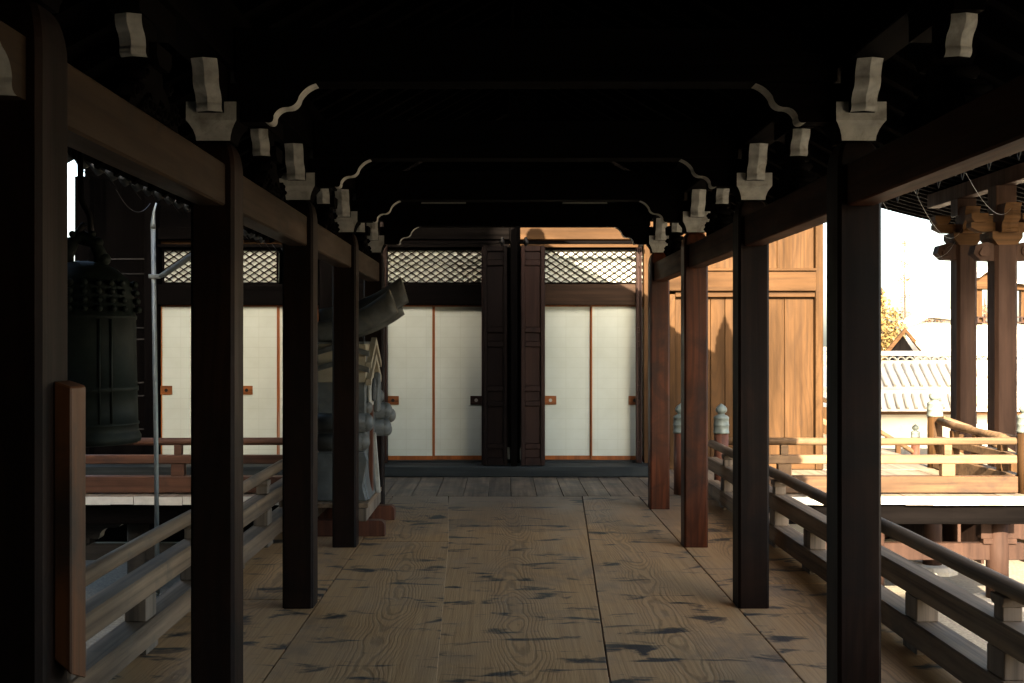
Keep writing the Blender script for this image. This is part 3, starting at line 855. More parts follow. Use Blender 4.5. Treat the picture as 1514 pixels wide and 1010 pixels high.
# dark leaves of the shaded end wall with battens
hb('wall_board', -4.98, -4.32, HY, HY + 0.1, 0.13, 3.6, M['dark_z'])
for z in (0.52, 0.93, 1.09, 1.62, 1.76, 2.42, 2.60):
    hb('batten', -4.95, -4.34, HY - 0.012, HY - 0.001, z, z + 0.016, M['under'], 0)
hb('frieze_board', -5.1, 1.73, HY + 0.02, HY + 0.12, 2.99, 4.6, M['dark_x'], 0)
# bay posts either side of door leaves
hb('jamb', -0.235, -0.215, 13.30, HY - 0.06, 0.128, 2.74, M['door'])
hb('jamb', 0.505, 0.525, 13.30, HY - 0.06, 0.128, 2.74, M['door'])
# sunny plank wall
WY = 13.9
wx0, wx1 = 1.88, 3.99
hb('corner_post', wx1 - 0.075, wx1 + 0.02, WY - 0.06, WY + 0.12, 0.004, 4.6, M['lit_z'])
hb('wall_post', 2.10, 2.17, WY - 0.045, WY + 0.09, 0.008, 2.19, M['lit_z'])
hb('wall_board', 1.865, 2.098, WY, WY + 0.08, 0.06, 2.15, M['lit_z'], 0.003)
hb('floor_rail', wx0, wx1 - 0.08, WY - 0.05, WY + 0.1, 0.004, 0.10, M['lit_x'])
hb('door_head', 2.172, wx1 - 0.08, WY - 0.05, WY + 0.1, 2.155, 2.225, M['lit_x'])
hb('nageshi_beam', 1.87, wx1 - 0.078, WY - 0.10, WY + 0.1, 2.228, 2.475, M['lit_x'], 0.006)
hb('ledge', 1.87, wx1 - 0.078, WY - 0.13, WY + 0.1, 2.477, 2.51, M['lit_x'], 0.004)
xs = [1.87, 2.45, 3.02, 3.45, 3.91]
for a, b in zip(xs, xs[1:]):
    hb('wall_board', a + 0.003, b - 0.003, WY + 0.005 * random.random(), WY + 0.08, 2.512, 4.6, M['lit_z'], 0.004)
xs = [2.175, 2.70, 2.955, 3.46, 3.53, 3.91]
xs = [2.175, 2.62, 2.80, 3.05, 3.545, 3.91]
for a, b in zip(xs, xs[1:]):
    o = hb('door_board', a + 0.003, b - 0.003, WY + 0.012 + 0.006 * random.random(), WY + 0.06, 0.102, 2.152, M['lit_z'], 0.004)
hb('side_wall', 3.93, 4.0, WY + 0.13, 30.0, 0.004, 4.6, M['lit_z'], 0)
hb('back_wall', -5.1, 3.92, 30.0, 30.1, GZ, 4.6, M['dark_z'], 0)
hb('side_wall', -5.12, -5.05, HY + 0.14, 30.0, 0.004, 4.6, M['dark_z'], 0)
# big hall roof: eave plate, rafters, tiled slopes
hr = thing('hall_roof', (0, 18.0, 4.6), 'great tiled roof of the temple hall above the corridor end', 'roof')
EYR = 11.1
m = MB()
m.add([(-6.6, EYR, 4.75), (6.6, EYR, 4.75), (6.6, 31.5, 4.75), (-6.6, 31.5, 4.75), (-3.0, 21.3, 10.4), (3.0, 21.3, 10.4),
       (-6.6, EYR, 4.95), (6.6, EYR, 4.95), (6.6, 31.5, 4.95), (-6.6, 31.5, 4.95), (-3.0, 21.3, 10.6), (3.0, 21.3, 10.6)],
      [(0, 1, 5, 4), (1, 2, 5), (2, 3, 4, 5), (3, 0, 4), (6, 7, 11, 10), (7, 8, 11), (8, 9, 10, 11), (9, 6, 10),
       (0, 1, 7, 6), (1, 2, 8, 7), (2, 3, 9, 8), (3, 0, 6, 9)])
m.build('tile_roof', M['tile'], hr)
for k in range(20):
    x = -6.0 + k * 0.63
    m = MB(); m.prism([(EYR + 0.03, 4.64), (HY, 5.99), (HY, 6.10), (EYR + 0.03, 4.75)], 'x', x, x + 0.09); m.build('rafter', M['dark_y'], hr)
m = MB(); m.box(-5.1, 4.0, HY + 0.02, HY + 0.3, 4.602, 5.9); m.build('wall_plate', M['dark_x'], hr)

# sliding panels
def fusuma(px0, px1, label, handle=None, hole=None, yoff=0.0, z0=0.152, z1=2.043):
    x0, x1 = hx(px0), hx(px1)
    y = HY + yoff
    t = thing('sliding_panel', ((x0 + x1) / 2, y, z0), label, 'sliding door', 'pale paper sliding panels of the hall')
    fw = 0.030
    m = MB(); m.box(x0 + fw * .5, x1 - fw * .5, y + 0.006, y + 0.022, z0 + 0.05, z1 - 0.016); m.build('paper', M['paper'], t)
    m = MB(); m.box(x0, x1, y, y + 0.026, z0, z0 + 0.049); m.build('bottom_rail', M['orange'], t)
    m = MB(); m.box(x0, x1, y, y + 0.026, z1 - 0.015, z1); m.build('top_rail', M['orange'], t)
    m = MB(); m.box(x0, x0 + fw * .5 - 0.001, y, y + 0.026, z0 + 0.0495, z1 - 0.0155); m.build('stile', M['orange'], t)
    m = MB(); m.box(x1 - fw * .5 + 0.001, x1, y, y + 0.026, z0 + 0.0495, z1 - 0.0155); m.build('stile', M['orange'], t)
    if handle:
        hxc, hz = hx(handle), PZ(592, HY)
        if px0 < 470: hz = PZ(577, HY)
        m = MB(); m.box(hxc - 0.072, hxc + 0.072, y - 0.010, y + 0.0055, hz - 0.054, hz + 0.054)
        p = m.build('handle_plate', M['door'] if handle == 704 else M['brass'], t, bevel=0.003)
        m = MB(); m.tube([(hxc, y - 0.016, hz), (hxc, y - 0.0105, hz)], 0.021, 14)
        q = m.build('finger_pull', M['white'] if hole == 'w' else M['iron'], None); q.location = (0, 0, 0)
        q.parent = p; q.data.transform(Matrix.Translation(-LOC[t.name]))
    return t
fusuma(238, 296, 'pale sliding panel farthest into the shade, beside the grey pipe', 246)
fusuma(296, 354, 'pale sliding panel second from the dark end wall', None, yoff=0.03)
fusuma(354, 411, 'pale sliding panel with small brown handle, seen past the bell side posts', 365)
fusuma(411, 470, 'pale sliding panel hidden mostly behind the posts by the tile ornament', None, yoff=0.03)
fusuma(560, 641, 'pale sliding panel right beside the stored tile ornament', 581)
fusuma(641, 720, 'pale sliding panel with white dotted handle beside the dark folded door', 704, 'w', yoff=0.03)
fusuma(800, 874, 'pale sliding panel with heart pull beside the reddish folded door', 814, 'w', yoff=0.03)
fusuma(874, 953, 'pale sliding panel under the sunlit lattice, by the orange lit post', 938)

# diamond lattice transoms
def lattice(px0, px1, label):
    x0, x1 = hx(px0), hx(px1); z0, z1 = 2.302, 2.744
    y = HY - 0.02
    t = thing('lattice_transom', ((x0 + x1) / 2, y, z0), label, 'transom', 'diamond lattice transoms over the sliding panels')
    m = MB(); m.box(x0, x1, y + 0.037, y + 0.045, z0 + 0.023, z1 - 0.031); m.build('paper', M['paper'], t)
    for a, b, c, d in ((x0, x1, z0, z0 + 0.022), (x0, x1, z1 - 0.03, z1), (x0, x0 + 0.022, z0 + 0.0225, z1 - 0.0305), (x1 - 0.022, x1, z0 + 0.0225, z1 - 0.0305)):
        m = MB(); m.box(a + 0.0005, b - 0.0005, y - 0.004, y + 0.045, c, d); m.build('frame_bar', M['dark_x'], t)
    pitch, slope, th = 0.118, 0.66, 0.0092
    ax0, ax1, az0, az1 = x0 + 0.023, x1 - 0.023, z0 + 0.023, z1 - 0.031
    H = az1 - az0
    for sgn in (1, -1):
        c = ax0 - H / slope
        while c < ax1:
            # line x = c + (z-az0)/slope (or mirrored), clip
            pts = []
            za, zb = az0, az1
            if sgn > 0:
                fx = lambda z: c + (z - az0) / slope
                za = max(az0, az0 + (ax0 - c) * slope); zb = min(az1, az0 + (ax1 - c) * slope)
            else:
                fx = lambda z: c + H / slope - (z - az0) / slope
                za = max(az0, az0 + (c + H / slope - ax1) * slope); zb = min(az1, az0 + (c + H / slope - ax0) * slope)
            if zb - za > 0.02:
                xa, xb = fx(za), fx(zb)
                hgt = th / math.cos(math.atan(slope)) / 1.0
                yy = y + (0.004 if sgn > 0 else 0.020)
                m = MB(); m.prism([(xa, za - hgt * .6), (xb, zb - hgt * .6), (xb, zb + hgt * .6), (xa, za + hgt * .6)], 'y', yy, yy + 0.015)
                m.build('lattice_bar', M['lat'], t)
            c += pitch
    return t
M['lat'] = wood('lattice bar wood', (0.016, 0.010, 0.007), 'x', fine=30, spec=0.05)
lattice(240, 350, 'diamond lattice transom crossed by the slanting grey pipe arm')
lattice(352, 412, 'short diamond lattice transom seen past the bell side posts')
lattice(570, 722, 'shaded diamond lattice transom beside the tile ornament bay')
lattice(798, 953, 'diamond lattice transom half lit by sun with a slanting shadow')

# folded panelled doors by the centre post
def leaf(x0, x1, yc, label, tilt, mt='door'):
    t = thing('panelled_door', ((x0 + x1) / 2, yc, 0.13), label, 'door', 'folded panelled doors of the hall')
    z0, z1 = 0.131, 2.735
    sw = min(0.045, (x1 - x0) * 0.3)
    for a, b in ((x0, x0 + sw), (x1 - sw, x1)):
        m = MB(); m.box(a, b, yc, yc + 0.06, z0, z1); m.build('stile', M[mt], t, bevel=0.005)
    H = z1 - z0
    rails = [0.0, 0.085, 0.205, 0.235 + 0.045, 0.0]
    zs = [(0.0, 0.035), (0.075, 0.10), (0.27, 0.293), (0.338, 0.362), (0.54, 0.565), (0.605, 0.63), (0.91, 0.937), (0.975, 1.0)]
    prev = None
    for k, (a, b) in enumerate(zs):
        m = MB(); m.box(x0 + sw + 0.001, x1 - sw - 0.001, yc + 0.003, yc + 0.057, z0 + a * H, z0 + b * H); m.build('cross_rail', M[mt], t, bevel=0.005)
        if prev is not None:
            m = MB(); m.box(x0 + sw + 0.002, x1 - sw - 0.002, yc + 0.024, yc + 0.044, z0 + prev * H + 0.001, z0 + a * H - 0.001); m.build('door_panel', M[mt], t, bevel=0.004)
        prev = b
    xk = x0 + 0.06 if tilt > 0 else x1 - 0.06
    m = MB(); m.lathe([(0.018, z1), (0.018, z1 + 0.02), (0.032, z1 + 0.03), (0.034, z1 + 0.06), (0.02, z1 + 0.075), (0.024, z1 + 0.09), (0.012, z1 + 0.105)], xk, yc + 0.03, 14); m.build('pivot_knob', M['iron'], t)
    t.rotation_euler.z = tilt
    return t
leaf(0.235, 0.512, 13.17, 'reddish panelled door folded open on the sunny side of the centre post', 0.06)
leaf(-0.215, 0.070, 13.17, 'dark panelled door folded open on the bell side of the centre post', -0.06, 'door_black')
t = MB(); t.box(0.112, 0.19, 13.12, 13.26, 0.129, 3.35)
o = t.build('centre_post', M['dark_z'], None, bevel=0.006, origin=(0.15, 13.19, 0.129))
tag(o, 'slim black centre post between the two folded panelled doors', 'post')
leaf(1.63, 1.70, 13.42, 'narrow panelled door edge beside the orange lit post', 0.03)

# ---------------------------------------------------------------- bell
by, bx = 5.6, PX(124, 5.6)
zb0 = PZ(655, by)
bell = thing('temple_bell', (bx, by, zb0), 'dark green bronze temple bell hanging beside the corridor railing', 'bell')
pr = [(0.205, 0.015), (0.255, 0.0), (0.275, 0.008), (0.277, 0.035), (0.266, 0.055), (0.262, 0.09), (0.267, 0.094), (0.267, 0.104), (0.261, 0.108), (0.257, 0.26), (0.263, 0.264), (0.263, 0.285), (0.257, 0.29),
      (0.252, 0.50), (0.250, 0.62), (0.255, 0.625), (0.255, 0.640), (0.248, 0.645), (0.240, 0.74), (0.226, 0.80), (0.222, 0.812), (0.200, 0.838), (0.160, 0.875), (0.105, 0.902), (0.05, 0.913)]
m = MB(); m.lathe([(r_, zb0 + z) for r_, z in pr], bx, by, 48); m.build('bell_body', M['bronze'], bell)
bp = None
for row in range(4):
    zz = zb0 + 0.672 + row * 0.042; rad = 0.246 - row * 0.006
    for q in range(24):
        if q % 6 == 5: continue
        a = 2 * math.pi * q / 24 + 0.1
        if bp is None:
            m = MB(); m.lathe([(0.011, 0), (0.014, 0.014), (0.018, 0.018), (0.014, 0.028), (0.004, 0.032)], 0, 0, 8)
            bp = m.build('boss', M['bronze'], None); bp.parent = bell
            o = bp
        else:
            o = bpy.data.objects.new('boss', bp.data); col.objects.link(o); o.parent = bell
        o.location = Vector((bx + rad * math.cos(a), by + rad * math.sin(a), zz)) - LOC[bell.name]
        o.rotation_euler = (0, R(90), a)
for q in range(4):
    a = math.pi / 2 * q + 0.75
    m = MB()
    for d in (-0.03, 0.03):
        ca, sa = math.cos(a), math.sin(a)
        m.tube([(bx + 0.258 * ca - d * sa, by + 0.258 * sa + d * ca, zb0 + 0.11), (bx + 0.250 * ca - d * sa, by + 0.250 * sa + d * ca, zb0 + 0.62)], 0.007, 6)
    m.build('vertical_band', M['bronze'], bell)
zc = zb0 + 0.895
m = MB()
m.tube([(bx - 0.08, by, zc - 0.02), (bx - 0.085, by, zc + 0.05), (bx - 0.05, by, zc + 0.12), (bx, by, zc + 0.15), (bx + 0.05, by, zc + 0.12), (bx + 0.085, by, zc + 0.05), (bx + 0.08, by, zc - 0.02)], [0.03, 0.034, 0.028, 0.026, 0.028, 0.034, 0.03], 10)
for s in (-1, 1):
    m.ball((bx + s * 0.10, by, zc + 0.03), 0.035); m.ball((bx + s * 0.07, by, zc + 0.115), 0.028); m.ball((bx + s * 0.05, by - 0.02, zc + 0.155), 0.018)
m.build('dragon_loop', M['bronze'], bell)
hk = MB()
hk.tube([(bx + 0.005, by, zc + 0.21), (bx - 0.03, by, zc + 0.17), (bx - 0.02, by, zc + 0.115), (bx + 0.02, by, zc + 0.105), (bx + 0.04, by, zc + 0.15), (bx + 0.03, by, zc + 0.25), (bx - 0.015, by, zc + 0.33), (bx - 0.02, by, zr(bx - XC) + 0.02)], 0.015, 10)
tag(hk.build('iron_hook', M['iron'], None, origin=(bx, by, zc)), 'black curved iron hook holding up the bronze bell', 'hook')

# ---------------------------------------------------------------- grey pipe
py_ = 8.0
px_ = PX(230, py_)
pl = thing('grey_pipe', (px_, py_, GZ), 'slim grey metal pipe standing outside the bell side railing', 'pipe')
m = MB(); m.tube([(px_ + 0.02, py_, GZ), (px_ + 0.005, py_, 0.8), (px_ - 0.018, py_, PZ(334, py_))], 0.0165, 12); m.build('pipe', M['galv'], pl)
m = MB(); zt = PZ(334, py_); m.tube([(px_ - 0.018, py_, zt - 0.02), (px_ - 0.018, py_, zt + 0.02), (px_ - 0.012, py_, zt + 0.10), (px_ + 0.005, py_, zt + 0.165)], [0.02, 0.016, 0.008, 0.006], 10); m.build('bent_tip', M['galv'], pl)
zc_ = PZ(409, py_)
m = MB(); m.box(px_ - 0.045, px_ + 0.03, py_ - 0.024, py_ + 0.024, zc_ - 0.014, zc_ + 0.016); m.build('clamp', M['galv'], pl, bevel=0.003)
m = MB(); m.tube([(px_ + 0.02, py_, zc_), (px_ + 0.06, py_, zc_ + 0.015), PX(279, py_) and (PX(279, py_), py_, PZ(381, py_)), (px_ + 0.9, py_, zc_ + 0.62)], [0.012, 0.02, 0.021, 0.021], 12); m.build('stay_arm', M['galv'], pl)

# ---------------------------------------------------------------- stored tile ornament
ox, oy = -1.33, 9.55
orn = thing('roof_tile_ornament', (ox, oy, 0), 'large grey ridge end tile ornament with chevrons, stored on a wooden skid', 'roof ornament')
for yy in (9.12, 9.95):
    m = MB()
    pts = [(-1.66, 0.001), (-0.955, 0.001), (-0.955, 0.075)] + [(-1.0 + 0.045 * math.cos(a), 0.085 + 0.045 * math.sin(a)) for a in [0.2, 0.5, 0.8, 1.1, 1.4, 1.57]] + [(-1.66, 0.13)]
    m.prism(pts, 'y', yy, yy + 0.11)
    m.build('skid', M['newel'], orn, bevel=0.004)
for xx in (-1.60, -1.17):
    m = MB(); m.box(xx, xx + 0.07, 9.08, 10.16, 0.131, 0.235); m.build('skid_rail', M['rail_z'], orn, bevel=0.004)
m = MB(); m.box(-1.61, -1.09, 9.10, 10.14, 0.236, 0.275); m.build('skid_board', M['rail_y'], orn, bevel=0.004)
# body: waisted block
def waist(z):  # half width in x about ox
    pts = [(0.276, 0.235), (0.40, 0.20), (0.62, 0.185), (0.78, 0.20), (1.02, 0.20), (1.25, 0.20), (1.45, 0.21), (1.60, 0.20)]
    for (a, b), (c, d) in zip(pts, pts[1:]):
        if a <= z <= c: return b + (d - b) * (z - a) / (c - a)
    return 0.2
zs = [0.276 + (1.60 - 0.276) * k / 16 for k in range(17)]
prof = [(ox + waist(z), z) for z in zs] + [(ox - waist(z), z) for z in zs[::-1]]
m = MB(); m.prism(prof, 'y', 9.26, 10.02); m.build('tile_body', M['tile_old'], orn, bevel=0.01)
# mortar gable under the crest with raised chevrons on both visible sides
m = MB(); m.box(ox - 0.195, ox + 0.205, 9.245, 10.03, 1.26, 1.58); m.build('gable_block', M['mortar'], orn, bevel=0.006)
for zc2 in (1.40, 1.535):
    m = MB()
    for s in (-1, 1):
        m.prism([(ox, zc2 + 0.055), (ox + s * 0.235, zc2 - 0.015), (ox + s * 0.235, zc2 - 0.060), (ox, zc2 + 0.01)], 'y', 9.205, 9.244)
    m.build('chevron', M['tile_old'], orn)
    m = MB()
    for s in (-1, 1):
        m.prism([(9.64, zc2 + 0.10), (9.64 + s * 0.40, zc2 - 0.11), (9.64 + s * 0.40, zc2 - 0.165), (9.64, zc2 + 0.04)], 'x', ox + 0.206, ox + 0.25)
    m.build('chevron', M['mortar'], orn)
m = MB(); m.prism([(9.36, 1.05), (9.56, 1.05), (9.60, 1.22), (9.46, 1.33), (9.34, 1.22)], 'x', ox + 0.203, ox + 0.235); m.build('pale_plate', M['white'], orn, bevel=0.01)
m = MB(); m.prism([(9.40, 1.10), (9.50, 1.08), (9.54, 1.2), (9.46, 1.30), (9.38, 1.2)], 'x', ox + 0.236, ox + 0.262); m.build('dark_crest', M['tile'], orn, bevel=0.01)
m = MB(); m.prism([(9.74, 0.98), (9.90, 0.98), (9.93, 1.2), (9.86, 1.34), (9.76, 1.2)], 'x', ox + 0.203, ox + 0.26); m.build('side_lug', M['tile_old'], orn, bevel=0.015)
# three long crest tiles curving up towards the corridor
def crest(yc, z0, r_, xe):
    n, na = 14, 14
    mo = MB(); outer, inner = [], []
    for k in range(n + 1):
        q = k / n
        c = Vector((-1.56 + (xe + 1.56) * q, yc, z0 + 0.10 * q + 0.17 * q ** 2.6))
        sl = 0.10 / (xe + 1.56) + 0.17 * 2.6 * q ** 1.6 / (xe + 1.56)
        up = Vector((-sl + 0.45 * q ** 3, 0, 1)).normalized()
        rr = r_ * (1.02 + 0.16 * q * q)
        for lst, r2 in ((outer, rr), (inner, rr - 0.016)):
            lst.append([c + Vector((0, math.cos(a) * r2 * 0.62, 0)) + up * math.sin(a) * r2 for a in [math.radians(-62 + 304 * t / na) for t in range(na + 1)]])
    def skin(g):
        vs = [p for row in g for p in row]; w = na + 1
        return vs, [(i * w + k, i * w + k + 1, (i + 1) * w + k + 1, (i + 1) * w + k) for i in range(n) for k in range(na)]
    mo.add(*skin(outer), 0, True); mo.add(*skin(inner), 0, True)
    for e in (0, n):
        vs = outer[e] + inner[e]; w = na + 1
        mo.add(vs, [(k, k + 1, w + k + 1, w + k) for k in range(na)], 1 if e else 0)
    for k in (0, na):
        vs = [g[k] for g in outer] + [g[k] for g in inner]; w = n + 1
        mo.add(vs, [(a, a + 1, w + a + 1, w + a) for a in range(n)], 0)
    return mo.build('crest_roll', [M['tile_old'], M['mortar']], orn)
crest(9.34, 1.665, 0.095, -0.90)
crest(9.94, 1.665, 0.095, -0.90)
crest(9.64, 1.775, 0.105, -0.835)
# cloud scrolls: rolls along x ending in round bosses
def scroll(yc, zc2, r_, x1):
    mo = MB(); mo.tube([(-1.56, yc, zc2), (x1 - 0.02, yc, zc2)], r_, 16); mo.ball((x1 - 0.02, yc, zc2), r_ * 1.0, nu=16, nv=10, sx=0.8)
    mo.build('scroll_roll', M['tile_old'], orn)
for yc, zc2, r_, x1 in ((9.25, 0.925, 0.078, -1.10), (9.25, 0.765, 0.075, -1.13), (9.33, 1.045, 0.055, -1.10), (10.02, 0.98, 0.075, -1.02), (10.04, 0.83, 0.075, -1.03), (10.0, 1.11, 0.062, -1.08), (10.12, 0.93, 0.066, -0.99), (10.13, 0.80, 0.06, -1.02)):
    scroll(yc, zc2, r_, x1)
m = MB()
for k in range(9):
    pass
m.prism([(ox - 0.26, 0.277), (ox + 0.22, 0.277), (ox + 0.19, 0.40), (ox + 0.23, 0.62), (ox + 0.205, 0.68), (ox - 0.205, 0.68), (ox - 0.23, 0.6), (ox - 0.2, 0.4)], 'y', 9.20, 9.258); m.build('flared_skirt', M['tile_old'], orn, bevel=0.012)
m = MB(); m.box(-1.135, -1.105, 9.55, 9.62, 0.277, 1.15); m.build('dark_brace', M['newel'], orn)
m = MB(); m.add([(-1.09, 9.72, 0.277), (-1.06, 9.72, 0.277), (-1.10, 9.72, 0.80), (-1.125, 9.72, 0.80), (-1.09, 9.78, 0.277), (-1.06, 9.78, 0.277), (-1.10, 9.78, 0.80), (-1.125, 9.78, 0.80)], [(0, 1, 2, 3), (7, 6, 5, 4), (0, 4, 5, 1), (1, 5, 6, 2), (2, 6, 7, 3), (3, 7, 4, 0)]); m.build('pale_stay', M['white'], orn)

# ---------------------------------------------------------------- bird guard hooks and wires on the eaves
for s, lab in ((1, 'small wire hooks'), (-1, 'wire spikes')):
    xh = XC + s * (EX + 0.02)
    for k in range(16):
        y = 3.1 + k * 0.33 if s > 0 else 5.9 + k * 0.42
        zh = ZE + 0.012
        m = MB()
        if s > 0:
            m.tube([(xh, y - 0.02, zh), (xh - 0.01, y - 0.015, zh - 0.05), (xh - 0.01, y, zh - 0.075), (xh - 0.01, y + 0.015, zh - 0.05), (xh - 0.01, y + 0.01, zh - 0.02)], 0.0028, 5)
            o = m.build('wire_hook', M['wire'], None, origin=(xh, y, zh)); tag(o, 'tiny wire hook hanging from the eave edge on the sunny side', 'hook', 'wire hooks under the sunny eave')
        else:
            m.tube([(xh - 0.02, y, zh), (xh + 0.06, y - 0.03, zh - 0.10)], 0.0028, 5)
            o = m.build('wire_spike', M['wire'], None, origin=(xh, y, zh)); tag(o, 'thin wire spike hanging from the eave edge on the bell side', 'spike', 'wire spikes under the bell side eave')
def wire(pts, label, r_=0.002):
    m = MB(); m.tube(pts, r_, 5); o = m.build('sagging_wire', M['wire'], None, origin=pts[0]); tag(o, label, 'wire')
def sag(a, b, d, n=14):
    a, b = Vector(a), Vector(b)
    return [a.lerp(b, i / n) - Vector((0, 0, d * 4 * (i / n) * (1 - i / n))) for i in range(n + 1)]
wire(sag(P(1306, 300, 9.0), P(1412, 358, 19.2), 0.35), 'thin wire sagging from the eave to the porch pillar top')
wire(sag(P(1352, 282, 9.0), P(1425, 333, 19.2), 0.3), 'thin wire running under the porch roof to its first bracket')
wire(sag(P(1428, 256, 9.0), P(1495, 308, 18.0), 0.2), 'thin wire running under the porch roof to its second bracket')
wire(sag(P(1310, 352, 30), P(1412, 360, 19.2), 0.3), 'thin wire crossing the open sky to the porch pillar')
wire(sag((-2.18, 6.2, 2.52), (PX(222, 8.0), 8.0, PZ(301, 8)), 0.12), 'thin wire hanging from the bell side eave to the grey pipe', 0.002)

# ---------------------------------------------------------------- porch with two pillars
def porch_pillar(px0, px1, Y, label):
    x0, x1 = PX(px0, Y), PX(px1, Y)
    w = (x1 - x0) * 0.86; xc = x0 + (x1 - x0) * 0.57; h = w / 2; c = 0.05
    t = thing('porch_pillar', (xc, Y + h, GZ), label, 'pillar', 'porch pillars in the court')
    zt = PZ(362, Y)
    m = MB(); m.prism([(xc - h + c, Y), (xc + h - c, Y), (xc + h, Y + c), (xc + h, Y + 2 * h - c), (xc + h - c, Y + 2 * h), (xc - h + c, Y + 2 * h), (xc - h, Y + 2 * h - c), (xc - h, Y + c)], 'z', GZ + 0.2, zt); m.build('shaft', M['kohai'], t)
    m = MB(); m.prism([(xc - 0.36, Y - 0.14), (xc + 0.36, Y - 0.14), (xc + 0.36, Y + 0.58), (xc - 0.36, Y + 0.58)], 'z', GZ, GZ + 0.199); m.build('stone_base', M['stone'], t, bevel=0.03)
    for s in (-1, 1):                               # carved scroll noses either side
        cxn = xc + s * (h + 0.15); zc2 = PZ(371, Y)
        m = MB(); m.prism([(xc + s * h, zc2 - 0.16), (xc + s * (h + 0.22), zc2 - 0.15), (xc + s * (h + 0.34), zc2 - 0.04), (xc + s * (h + 0.30), zc2 + 0.10), (xc + s * (h + 0.12), zc2 + 0.15), (xc + s * h, zc2 + 0.12)], 'y', Y + 0.06, Y + 0.3)
        m.tube([(cxn, Y + 0.03, zc2), (cxn, Y + 0.32, zc2)], 0.085, 12); m.tube([(cxn + s * 0.06, Y + 0.0, zc2 - 0.03), (cxn + s * 0.06, Y + 0.33, zc2 - 0.03)], 0.05, 12)
        m.build('carved_nose', M['kohai'], t, bevel=0.0)
    m = MB(); m.prism([(xc - 0.16, zt), (xc + 0.16, zt), (xc + 0.25, zt + 0.12), (xc + 0.25, zt + 0.22), (xc - 0.25, zt + 0.22), (xc - 0.25, zt + 0.12)], 'y', Y - 0.02, Y + 0.48); m.build('bearing_block', M['lit_x'], t)
    m = MB(); m.prism([(xc - 0.55, zt + 0.30), (xc - 0.4, zt + 0.225), (xc + 0.4, zt + 0.225), (xc + 0.55, zt + 0.30), (xc + 0.55, zt + 0.38), (xc - 0.55, zt + 0.38)], 'y', Y + 0.10, Y + 0.3); m.build('bracket_arm', M['lit_x'], t)
    for q in (-0.42, 0.42):
        m = MB(); m.prism([(xc + q - 0.09, zt + 0.382), (xc + q + 0.09, zt + 0.382), (xc + q + 0.14, zt + 0.45), (xc + q + 0.14, zt + 0.53), (xc + q - 0.14, zt + 0.53), (xc + q - 0.14, zt + 0.45)], 'y', Y + 0.06, Y + 0.34); m.build('small_block', M['lit_x'], t)
    pr = scallop(0.30, zt + 0.20, 0.48, zt + 0.66, 4, 0.03)
    nose('white_nose', (xc - 0.02, Y + h), (0, -1, 0), (1, 0, 0), pr, 0.26, 0.02, 0.0, t, M['kohai'], M['lit_x'])
    return t, xc, zt
pA = porch_pillar(1411, 1446, 20.0, 'brown porch pillar standing farther along the courtyard steps')
pB = porch_pillar(1467, 1506, 18.3, 'brown porch pillar closer along the courtyard steps')
pr_ = thing('porch_roof', (8.5, 20, 3.4), 'dark porch roof with curved eaves over the courtyard pillars', 'roof')
def zpr(x): 
    q = (x - 4.0)
    return 6.33 - 0.52 * q + 0.028 * q * q
def slab(x0, x1, y0, y1, t0, t1, n=14):
    m = MB(); up, lo = [], []
    for k in range(n + 1):
        x = x0 + (x1 - x0) * k / n
        up.append((x, zpr(x) + t1)); lo.append((x, zpr(x) + t0))
    m.prism(lo + up[::-1], 'y', y0, y1); return m
PY0, PY1 = 15.2, 24.0
slab(6.0, 11.2, PY0, PY1, 0.0, 0.16).build('roof_board', M['dark_x'], pr_)
slab(6.0, 11.3, PY0 - 0.1, PY1 + 0.1, 0.162, 0.40).build('tile_roof', M['tile'], pr_)
y = PY0 + 0.1
while y < PY1:
    slab(6.0, 11.15, y, y + 0.10, -0.13, -0.002, 8).build('rafter', M['dark_x'], pr_)
    y += 0.34
for yv in (PY0 - 0.12, PY1 + 0.02):
    slab(6.0, 11.2, yv, yv + 0.09, -0.14, 0.16).build('bargeboard', M['dark_x'], pr_)
zpu = zpr(pA[1]) - 0.40
m = MB(); m.box(pA[1] - 0.12, pA[1] + 0.12, 17.2, 21.6, zpu, zpu + 0.262); m.build('purlin', M['kohai'], pr_, bevel=0.01)
for (tt, xc_, zt_), yy in ((pA, 20.0), (pB, 18.3)):
    m = MB(); m.box(xc_ - 0.17, xc_ + 0.17, yy + 0.03, yy + 0.35, zt_ + 0.532, zpu - 0.002); m.build('top_block', M['kohai'], tt, bevel=0.01)

